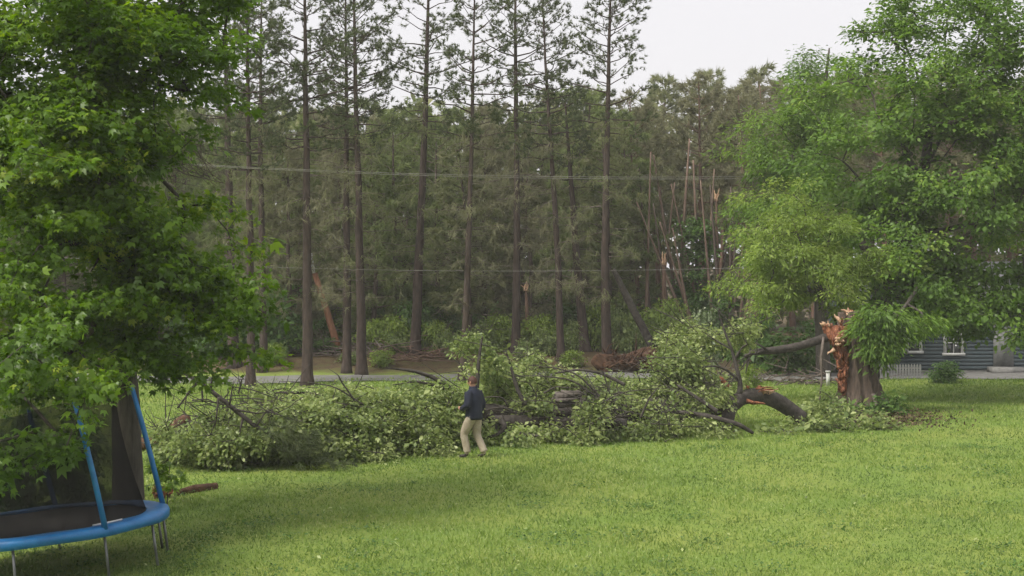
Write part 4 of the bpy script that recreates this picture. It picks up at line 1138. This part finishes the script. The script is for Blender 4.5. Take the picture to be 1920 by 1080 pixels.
dead_trunk("fallen_log", "dark fallen log end showing left of the pine bough", [on_ground(250, 37.5, .16), on_ground(300, 37.6, .2), P(345, 788, 37.6), P(356, 785, 37.6)], [.15, .17, .16, .1], "root_soil", 60, "log")
dead_trunk("fallen_log", "short rotten brown log lying on the grass by the trampoline", [on_ground(330, 30.6, .05), on_ground(365, 30.9, .07), on_ground(404, 31.3, .05)], [.05, .085, .07], "root_soil", 61, "log")
def red_chunk():
    b = on_ground(303, 30.4); t = thing("wood_chunk", "reddish splintered wood chunk by the right trampoline pole", "wood chunk", b); g = Geo()
    for i in range(40):
        a = b + Vector((RG.normal(0, .09), RG.normal(0, .08), RG.uniform(.0, .12))); splinter(g, a, a + Vector((RG.normal(0, .07), RG.normal(0, .05), RG.uniform(.05, .16))), .025, .012)
    g.build("splinter", "split_wood", t, origin=b)
    noisy_tube([b + Vector((-.16, 0, .04)), b + Vector((0, 0, .09)), b + Vector((.15, .02, .05))], [.06, .12, .07], 10, .2, 6, 70).build("core", "root_soil", t, origin=b)
red_chunk()
def storm_leaves():
    n = 1500
    y = 20.5 + RG.random(n) ** 1.3 * 26; x = RG.uniform(-1, 1, n) * .34 * y
    C = np.stack([x, y, gz(x, y) + RG.uniform(.03, .09, n)], -1)
    o = leaves("storm_leaves", C, RG.normal(0, .5, (n, 3)) + [0, 0, 1], RG.normal(0, 1, (n, 3)), RG.uniform(.03, .085, n), RG.random(n) ** .7, "fallen_leaf", None)
    tag(o, "torn leaves scattered thinly over the lawn by the storm", "leaves", kind="stuff")
storm_leaves()
# dark tufts and bits on the lawn
for i, (px, py, w, lab) in enumerate([(1890, 912, .16, "dark leafy twig on the grass at the far right"), (1170, 898, .16, "small green weed tuft in mid lawn"), (1812, 880, .1, "small dark twig on the grass before the house side"),
                                   (768, 908, .12, "small dark weed tuft left of the walking person's path"), (1880, 1035, .1, "small weed tuft near the lower right corner")]):
    b = on_ground(px, ground_y(py)); n = 26
    C = np.array(b) + RG.normal(0, 1, (n, 3)) * [w, w * .6, .02]; C[:, 2] = gz(C[:, 0], C[:, 1]) + RG.random(n) * w * .7
    o = leaves("weed_tuft", C, RG.normal(0, .6, (n, 3)) + [0, 0, 1], RG.normal(0, 1, (n, 3)), RG.uniform(.05, .11, n), RG.random(n) * .5, "shrub_leaf", None, 'long', b)
    o.location = b; tag(o, lab, "weed"); o["kind"] = "stuff"

#==POLE AND WIRES==
def utility():
    b = on_ground(640, 68)
    t = thing("utility_pole", "snapped reddish utility pole leaning left before the wood", "utility pole", b)
    g = Geo(); g.tube([b - Vector((0, 0, .2)), P(630, 640, 68), P(607, 565, 68), P(590, 512, 68)], [.16, .155, .14, .12], 12, .02); g.build("shaft", "pole_wood", t, origin=b)
    g = Geo(); e = P(588, 508, 68)
    for dz in (0, .14, .28): g.tube([e + Vector((-.06, -.12, dz)), e + Vector((-.06, -.12, dz + .05)), e + Vector((-.06, -.12, dz + .12))], [.07, .1, .05], 10)
    g.build("insulator", "porcelain", t, origin=b)
    g = Geo(); g.tube([e + Vector((.02, 0, -.1)), e + Vector((-.1, 0, .75))], [.06, .04], 8); g.build("bracket", "porcelain", t, origin=b)
utility()
def wire(label, pts, Y, r=0.0075):
    # one even sag through the given photo points, carried on past both sides
    q = [P(x, y, Y) for x, y in pts]
    X = np.array([p.x for p in q]); Z = np.array([p.z for p in q])
    co = np.polyfit(X, Z, 2)
    xs = np.linspace(-24, X[-1] + 2.5, 60)
    g = Geo(); g.tube([(x * yy / Y, yy, CAM_H + (np.polyval(co, x) - CAM_H) * yy / Y) for x in xs for yy in [Y + .32 * (x + 8)]], [r] * 60, 5)
    tag(g.build("overhead_wire", "wire_metal"), label, "wire")
wire("upper of the close pair of overhead wires above mid pines", [(420, 311), (700, 323), (960, 330), (1390, 331)], 56.0)
wire("lower of the close pair of overhead wires above mid pines", [(420, 313), (700, 326), (960, 333), (1390, 335)], 56.2)
wire("single low overhead wire crossing the pine trunks", [(470, 500), (700, 505), (960, 509), (1270, 505)], 60.5, 0.0085)

#==HOUSE==
def house():
    Y = 63.0; k = Y / FPX
    x0, x1 = (1590 - 960) * k, (2060 - 960) * k
    zg = 0.0; ez = 2.75
    b = Vector((x0, Y, zg))
    t = thing("house", "dark slate-blue clapboard house with white-trimmed windows behind the trees", "house", b)
    g = Geo()
    # lapped boards on the front, plain end walls
    n = 18
    for i in range(n):
        z0 = .12 + (ez - .12) * i / n; h = (ez - .12) / n
        g.box(((x0 + x1) / 2, Y, z0 + h / 2), (x1 - x0, .04, h * 1.0), Matrix.Rotation(math.radians(5), 3, 'X'))
    g.box((x0 + .05, Y + 3.5, ez / 2), (.12, 6.9, ez)); g.box((x1 - .05, Y + 3.5, ez / 2), (.12, 6.9, ez))
    g.build("wall", "slate_siding", t, False, b)
    g = Geo(); g.box(((x0 + x1) / 2, Y + 3.5, .05), (x1 - x0 + .1, 7.0, .30)); g.build("foundation", "concrete", t, False, b)
    # roof slopes
    rz = ez + 1.5
    ro = []
    for s in (-1, 1):
        g = Geo()
        yy = Y - .45 if s < 0 else Y + 7.45; ym = Y + 3.5
        V = [(x0 - .4, yy, ez - .08), (x1 + .4, yy, ez - .08), (x1 + .4, ym, rz), (x0 - .4, ym, rz), (x0 - .4, yy, ez + .06), (x1 + .4, yy, ez + .06), (x1 + .4, ym, rz + .14), (x0 - .4, ym, rz + .14)]
        g.add(V, [[0, 3, 2, 1], [4, 5, 6, 7], [0, 1, 5, 4], [1, 2, 6, 5], [2, 3, 7, 6], [3, 0, 4, 7]])
        ro.append(g.build("roof", "roof_shingle", t, False, b))
    g = Geo(); g.box(((x0 + x1) / 2, Y - .475, ez), (x1 - x0 + .8, .04, .2)); g.build("fascia", "white_paint", t, False, b)
    # front gable above the eave, cream boards with white trim
    ga, gp, gb = (1655 - 960) * k, (1745 - 960) * k, (1835 - 960) * k; gzp = CAM_H + (HORIZ - 462) * k
    g = Geo(); V = [(ga, Y - .1, ez + .1), (gb, Y - .1, ez + .1), (gp, Y - .1, gzp), (ga, Y + 2.5, ez + .1), (gb, Y + 2.5, ez + .1), (gp, Y + 2.5, gzp)]
    g.add(V, [[0, 1, 2, 2], [3, 5, 4, 4], [0, 3, 4, 1]]); me = g.build("gable", "cream_siding", t, False, b)
    for s, xa in ((-1, ga - .3), (1, gb + .3)):
        g = Geo(); zl = ez + .0
        V = [(xa, Y - .4, zl), (gp, Y - .4, gzp + .05), (gp, Y + 3, gzp + .05), (xa, Y + 3, zl), (xa, Y - .4, zl + .12), (gp, Y - .4, gzp + .17), (gp, Y + 3, gzp + .17), (xa, Y + 3, zl + .12)]
        g.add(V, [[0, 1, 2, 3], [7, 6, 5, 4], [0, 4, 5, 1], [1, 5, 6, 2], [2, 6, 7, 3], [3, 7, 4, 0]]); g.build("roof", "roof_shingle", t, False, b)
        g = Geo(); V = [(xa, Y - .44, zl - .06), (gp, Y - .44, gzp), (gp, Y - .405, gzp), (xa, Y - .405, zl - .06), (xa, Y - .44, zl + .16), (gp, Y - .44, gzp + .22), (gp, Y - .405, gzp + .22), (xa, Y - .405, zl + .16)]
        g.add(V, [[0, 1, 2, 3], [7, 6, 5, 4], [0, 4, 5, 1], [1, 5, 6, 2], [2, 6, 7, 3], [3, 7, 4, 0]]); g.build("trim", "white_paint", t, False, b)
    def window(px0, px1, py0, py1, nx, ny):
        a, c = P(px0, py1, Y), P(px1, py0, Y); w, h = c.x - a.x, c.z - a.z; cx, cz = (a.x + c.x) / 2, (a.z + c.z) / 2
        fr = Geo()
        fr.box((a.x, Y - .05, cz), (.11, .08, h + .11)); fr.box((c.x, Y - .05, cz), (.11, .08, h + .11))
        fr.box((cx, Y - .052, c.z), (w - .11, .08, .11)); fr.box((cx, Y - .06, a.z), (w + .2, .12, .10))
        f = fr.build("window", "white_paint", t, False, b)
        for i in range(nx):
            for j in range(ny):
                g = Geo(); g.box((a.x + w * (i + .5) / nx, Y - .03, a.z + h * (j + .5) / ny), (w / nx - .035, .012, h / ny - .035)); g.build("pane", "dark_glass", f, False)
        g = Geo()
        for i in range(1, nx): g.box((a.x + w * i / nx, Y - .045, cz), (.035, .03, h - .1))
        for j in range(1, ny): g.box((cx, Y - .046, a.z + h * j / ny), (w - .1, .03, .035))
        if g.n: g.build("glazing_bar", "white_paint", f, False)
        for ch in f.children: ch.location = -Vector(b)
    window(1771, 1804, 600, 664, 2, 3); window(1671, 1696, 612, 660, 1, 2); window(1700, 1726, 612, 660, 1, 2); window(1618, 1645, 612, 660, 1, 2)
    a, c = P(1862, 690, Y), P(1900, 600, Y)
    g = Geo(); g.box(((a.x + c.x) / 2, Y - .04, (a.z + c.z) / 2), (c.x - a.x, .06, c.z - a.z)); d = g.build("door", "fence_paint", t, False, b)
    g = Geo(); g.tube([(c.x - .1, Y - .10, 1.0), (c.x - .1, Y - .12, 1.12)], [.03, .03], 8); h = g.build("handle", "wire_metal", d, True, b)
    g = Geo(); g.box(((a.x + c.x) / 2, Y - .5, .13), (1.3, .9, .26)); g.build("step", "concrete", t, False, b)
house()
def fence():
    Y = 59.8; k = Y / FPX
    xa, xb = (1640 - 960) * k, (1726 - 960) * k; b = Vector((xa, Y, float(gz(xa, Y))))
    t = thing("picket_fence", "low pale grey picket fence between broken trunk and house bush", "fence", b)
    me = None
    n = 17
    for i in range(n):
        x = (xb - xa) * i / (n - 1)
        if me is None:
            V = [(-.035, -.01, 0), (.035, -.01, 0), (.035, .01, 0), (-.035, .01, 0), (-.035, -.01, .50), (.035, -.01, .50), (.035, .01, .50), (-.035, .01, .50), (0, -.01, .56), (0, .01, .56)]
            me = mesh("picket", V, [(0, 3, 2, 1), (0, 1, 5, 8, 4), (2, 3, 7, 9, 6), (1, 2, 6, 5), (3, 0, 4, 7), (5, 6, 9, 8), (7, 4, 8, 9)], "fence_paint", False)
        o = link("picket", me, t); o.location = (x, 0, float(gz(xa + x, Y)) - b.z)
    for z in (.14, .40):
        g = Geo(); g.box(((xb - xa) / 2, .03, z), (xb - xa + .1, .035, .06)); g.build("rail", "fence_paint", t, False)
fence()
g = Geo(); b = on_ground(1553, 57); g.box(b + Vector((0, 0, .25)), (.12, .1, .5)); g.box(b + Vector((0, 0, .53)), (.16, .14, .05))
tag(g.build("white_post", "white_paint", None, False), "small white post seen left of the broken trunk's foot", "post")

#==TRAMPOLINE==
def trampoline():
    c = Vector(((82 - 960) / FPX * 23.6, 23.6, 0)); c.z = float(gz(c.x, c.y)) - .06
    t = thing("trampoline", "round trampoline with blue safety pad, blue poles and black net", "trampoline", c)
    t.rotation_euler = (math.radians(-0.6), math.radians(-5.2), 0)
    R, H, n = 1.86, 0.78, 72
    def ring(name, prof, mat, smooth_=True, wob=0.0):
        ph = np.arange(n) * 2 * math.pi / n; m = len(prof)
        V = np.array([[r * math.cos(p), r * math.sin(p), z + wob * math.sin(p * 9 + r * 20) * .5] for p in ph for r, z in prof])
        F = np.array([[i * m + j, ((i + 1) % n) * m + j, ((i + 1) % n) * m + (j + 1) % m, i * m + (j + 1) % m] for i in range(n) for j in range(m)])
        return link(name, mesh(name, V, F, mat, smooth_), t)
    ring("frame", [(R - .06 + .025 * math.cos(a), H - .05 + .025 * math.sin(a)) for a in np.linspace(0, 6.283, 9)[:-1]], "galvanised_steel")
    ring("safety_pad", [(R - .33, H + .0), (R - .30, H + .025), (R - .1, H + .035), (R, H + .02), (R + .02, H - .03), (R + .012, H - .11), (R + .004, H - .11), (R + .008, H - .03), (R - .02, H), (R - .1, H + .012), (R - .31, H - .01)], "blue_vinyl", True, .014)
    V = [(0, 0, H - .03)] + [((R - .32) * math.cos(p), (R - .32) * math.sin(p), H - .005) for p in np.arange(n) * 2 * math.pi / n]
    link("mat", mesh("mat", V, [(0, i + 1, (i + 1) % n + 1) for i in range(n)], "black_mat"), t)
    # poles: azimuths taken from the photograph, six in all
    az0 = math.radians(-45); NP = 5
    lean = {}
    for i in range(NP):
        a = az0 + i * 2 * math.pi / NP
        bx, by = (R - .02) * math.cos(a), (R - .02) * math.sin(a)
        g = Geo(); q = Vector((bx, by, H - .02)); top = q + Vector((-.36 + .05 * math.cos(a), .03 * math.sin(a), 1.86))
        if i == 0: top = q + Vector((-.27, 0, 1.86))
        mid = (q + top) / 2 + Vector((.05, 0, 0))
        g.tube([q, q * .6 + top * .4 + Vector((.012, 0, 0)), q * .3 + top * .7 + Vector((.01, 0, 0)), top], [.042, .041, .04, .036], 12, .01)
        p = g.build("pole", "blue_vinyl", t)
        g = Geo(); g.tube([top - Vector((0, 0, .015)), top + Vector((-.01, 0, .05))], [.03, .022], 8); g.build("cap", "dark_rubber", p)
        lean[i] = (q, top)
        # a pair of straight legs under every pole
        for da in ((-.07, .10) if i == 1 else (0, .55)):
            aa = a + da; x, y = (R - .07) * math.cos(aa), (R - .07) * math.sin(aa)
            g = Geo(); g.tube([(x, y, H - .05), (x * 1.02, y * 1.02, .0)], [.021, .021], 8); g.build("leg", "galvanised_steel", t)
    # net: hangs inside the poles from the mat's edge, slumped between the poles
    V = []; m = 10
    for i in range(n):
        p = i * 2 * math.pi / n
        for j in range(m):
            s = j / (m - 1); r = R - .34 + .02 * math.sin(7 * p + 3 * s) - .06 * math.sin(math.pi * s)
            sag = .12 * (1 - math.cos(NP * (p - az0))) * .5
            V.append((r * math.cos(p) - .36 * s * .75, r * math.sin(p), H + .0 + (1.78 - sag) * s))
    F = np.array([[i * m + j, ((i + 1) % n) * m + j, ((i + 1) % n) * m + j + 1, i * m + j + 1] for i in range(n) for j in range(m - 1)])
    link("net", mesh("net", V, F, "black_net"), t)
    g = Geo(); a = math.radians(-48); g.tube([((R - .2) * math.cos(a + s), (R - .2) * math.sin(a + s), H + .045) for s in np.linspace(0, .3, 8)], [.014] * 8, 6); g.build("cord", "white_paint", t)
trampoline()

#==PERSON==
def person():
    fx, fy = (889 - 960) / FPX * 35.2, 35.2
    b = Vector((fx, fy, float(gz(fx, fy))))
    t = thing("person", "person in navy jacket and khaki trousers walking away across the lawn", "person", b)
    # body axes: facing left and away
    t.rotation_euler = (0, 0, math.radians(60))          # local +Y is forward
    S = {}
    J = dict(pelvis=(0, 0, .96), waist=(0, .0, 1.10), chest=(0, .02, 1.32), neck0=(0, .02, 1.49), neck=(0, .03, 1.55), head0=(0, .05, 1.62), head=(0, .055, 1.70), crown=(0, .05, 1.755),
             hl=(-.10, 0, .92), kl=(-.12, .20, .52), al=(-.12, .10, .12), tl=(-.13, .13, .045), toel=(-.14, .30, .03),
             hr=(.10, 0, .92), kr=(.11, .0, .50), ar=(.11, -.20, .13), tr=(.11, -.17, .05), toer=(.12, -.02, .03),
             sl=(-.19, .02, 1.44), el=(-.29, .0, 1.17), wl=(-.20, .20, 1.08), ml=(-.16, .27, 1.09),
             sr=(.19, .02, 1.44), er=(.27, -.06, 1.16), wr=(.25, .06, .93), mr=(.245, .09, .86))
    RD = dict(pelvis=(.165, .125), waist=(.155, .115), chest=(.175, .125), neck0=(.075, .07), neck=(.058, .06), head0=(.068, .08), head=(.077, .095), crown=(.045, .06),
              hl=.10, kl=.068, al=.046, tl=.045, toel=.032, hr=.10, kr=.068, ar=.046, tr=.045, toer=.032, sl=.075, el=.056, wl=.042, ml=.034, sr=.075, er=.056, wr=.042, mr=.034)
    E = [("pelvis", "waist"), ("waist", "chest"), ("chest", "neck0"), ("neck0", "neck"), ("neck", "head0"), ("head0", "head"), ("head", "crown"), ("pelvis", "hl"), ("hl", "kl"), ("kl", "al"), ("al", "tl"), ("tl", "toel"),
         ("pelvis", "hr"), ("hr", "kr"), ("kr", "ar"), ("ar", "tr"), ("tr", "toer"), ("chest", "sl"), ("sl", "el"), ("el", "wl"), ("wl", "ml"), ("chest", "sr"), ("sr", "er"), ("er", "wr"), ("wr", "mr")]
    # fingers, each a short bent chain rooted in the palm
    for sd, w, m in (("l", "wl", "ml"), ("r", "wr", "mr")):
        W, M = Vector(J[w]), Vector(J[m]); d = (M - W).normalized()
        for i, (o, L) in enumerate([(-.026, .062), (-.009, .072), (.009, .068), (.025, .054)]):
            side = Vector((0, 1, 0)) if sd == "r" else Vector((0, 0, 1))
            a = M + side * o + d * .025; c = a + d * L * .6; e = c + d * L * .35 + Vector((-.018 if sd == "r" else .018, 0, -.005))
            for nm, p, rr in ((f"f{i}a{sd}", a, .011), (f"f{i}b{sd}", c, .0095), (f"f{i}c{sd}", e, .008)): J[nm] = tuple(p); RD[nm] = rr
            E += [(m, f"f{i}a{sd}"), (f"f{i}a{sd}", f"f{i}b{sd}"), (f"f{i}b{sd}", f"f{i}c{sd}")]
        th = M + (Vector((0, .035, 0)) if sd == "r" else Vector((.03, 0, .02))); J["th" + sd] = tuple(th + d * .03); RD["th" + sd] = .011; E.append((m, "th" + sd))
    names = list(J); ix = {n_: i for i, n_ in enumerate(names)}
    me = bpy.data.meshes.new("body_src"); me.from_pydata([J[n_] for n_ in names], [(ix[a], ix[c]) for a, c in E], [])
    o = bpy.data.objects.new("body_src", me); COL.objects.link(o)
    o.modifiers.new("skin", 'SKIN'); ss = o.modifiers.new("sub", 'SUBSURF'); ss.levels = 2; ss.render_levels = 2
    for n_ in names:
        sv = me.skin_vertices[0].data[ix[n_]]; r = RD[n_]; sv.radius = r if isinstance(r, tuple) else (r, r); sv.use_root = (n_ == "pelvis")
    dg = bpy.context.evaluated_depsgraph_get(); ev = o.evaluated_get(dg); bm = bpy.data.meshes.new_from_object(ev)
    bpy.data.objects.remove(o)
    bm.name = "body"; bm.materials.clear()
    for k in ("skin", "khaki_cloth", "shoe_leather", "navy_cloth"): bm.materials.append(MATS[k])
    for p in bm.polygons:
        z, x, y = p.center.z, p.center.x, p.center.y
        p.use_smooth = True
        if z < .085: p.material_index = 2
        elif z < .90 and abs(x) < .215: p.material_index = 1
        elif z < 1.0 and abs(x) < .2: p.material_index = 1
        elif z < 1.53 and not (x > .2 and z < .93) and not (x < -.12 and y > .20): p.material_index = 3
        else: p.material_index = 0
    link("body", bm, t)
    # jacket: loose shell over the torso with a hem and a collar, sleeves and trouser legs as loose cloth
    def shell(rows, name, mat, n=28, seed=1):
        r = np.random.default_rng(seed); V = []
        for k, (cx, cy, z, rx, ry) in enumerate(rows):
            for j in range(n):
                a = 2 * math.pi * j / n; f = 1 + .025 * math.sin(5 * a + k * 1.3) + r.normal(0, .012)
                V.append((cx + rx * f * math.cos(a), cy + ry * f * math.sin(a), z))
        F = np.array([[i * n + j, i * n + (j + 1) % n, (i + 1) * n + (j + 1) % n, (i + 1) * n + j] for i in range(len(rows) - 1) for j in range(n)])
        return link(name, mesh(name, V, F, mat), t)
    shell([(0, .0, .86, .195, .155), (0, .0, .845, .215, .17), (0, .0, .90, .222, .176), (0, .005, 1.02, .218, .168), (0, .01, 1.15, .222, .162), (0, .015, 1.28, .235, .165), (0, .02, 1.39, .232, .155), (0, .02, 1.455, .185, .125), (0, .025, 1.50, .105, .10), (0, .03, 1.56, .092, .092), (0, .03, 1.575, .086, .086), (0, .03, 1.54, .075, .075)], "jacket", "navy_cloth")
    def sleeve(a, c, d, r, name, mat, seed, nm=20):
        noisy_tube([Vector(J[a]), (Vector(J[a]) + Vector(J[c])) / 2, Vector(J[c]), (Vector(J[c]) + Vector(J[d])) / 2, Vector(J[d])], r, nm, .05, 12, seed, cap=True).build(name, mat, t)
    sleeve("sl", "el", "wl", [.095, .088, .078, .068, .056], "sleeve", "navy_cloth", 81); sleeve("sr", "er", "wr", [.095, .088, .078, .068, .056], "sleeve", "navy_cloth", 82)
    sleeve("hl", "kl", "al", [.118, .108, .088, .080, .076], "trouser_leg", "khaki_cloth", 83); sleeve("hr", "kr", "ar", [.118, .108, .088, .080, .076], "trouser_leg", "khaki_cloth", 84)
    # hair cap over the back of the head, face features on the far side
    V, n, m = [], 24, 12
    for i in range(m):
        th = math.pi * .62 * i / (m - 1)
        for j in range(n):
            ph = 2 * math.pi * j / n; front = max(0, math.sin(ph)); thh = th * (1 - .38 * front)
            f = 1 + .03 * math.sin(11 * ph + 3 * i) + RG.normal(0, .012)
            V.append((.094 * f * math.sin(thh) * math.cos(ph), .045 + .112 * f * math.sin(thh) * math.sin(ph), 1.675 + .118 * f * math.cos(thh)))
    F = np.array([[i * n + j, (i + 1) * n + j, (i + 1) * n + (j + 1) % n, i * n + (j + 1) % n] for i in range(m - 1) for j in range(n)])
    link("hair", mesh("hair", V, F, "auburn_hair"), t)
    for sx in (-1, 1):
        g = Geo(); g.tube([(sx * .080, .05, 1.62), (sx * .092, .042, 1.65), (sx * .088, .045, 1.685)], [.010, .017, .011], 8); g.build("ear", "skin", t)
        g = Geo(); g.tube([(sx * .03, .13, 1.668), (sx * .03, .146, 1.668)], [.013, .008], 8); g.build("eye", "dark_rubber", t)
    g = Geo(); g.tube([(0, .14, 1.675), (0, .158, 1.655), (0, .168, 1.632), (0, .145, 1.622)], [.010, .013, .016, .010], 8); g.build("nose", "skin", t)
    g = Geo(); g.tube([(-.025, .135, 1.595), (0, .146, 1.592), (.025, .135, 1.595)], [.005, .009, .005], 8); g.build("mouth", "skin", t)
person()

#==HAZE==
def haze():
    m, n, l = new_mat("damp_air")
    out = n.new("ShaderNodeOutputMaterial"); v = n.new("ShaderNodeVolumePrincipled")
    v.inputs["Color"].default_value = (0.93, 0.93, 0.88, 1); v.inputs["Density"].default_value = 0.00068
    l.new(v.outputs[0], out.inputs["Volume"])
    g = Geo(); g.box((0, 130, 9.5), (400, 300, 25)); g.F = [np.asarray(f) for f in g.F]
    o = g.build("haze", "damp_air", None, False)
    tag(o, "thin damp air over the lawn and woods", "haze", kind="stuff")
haze()
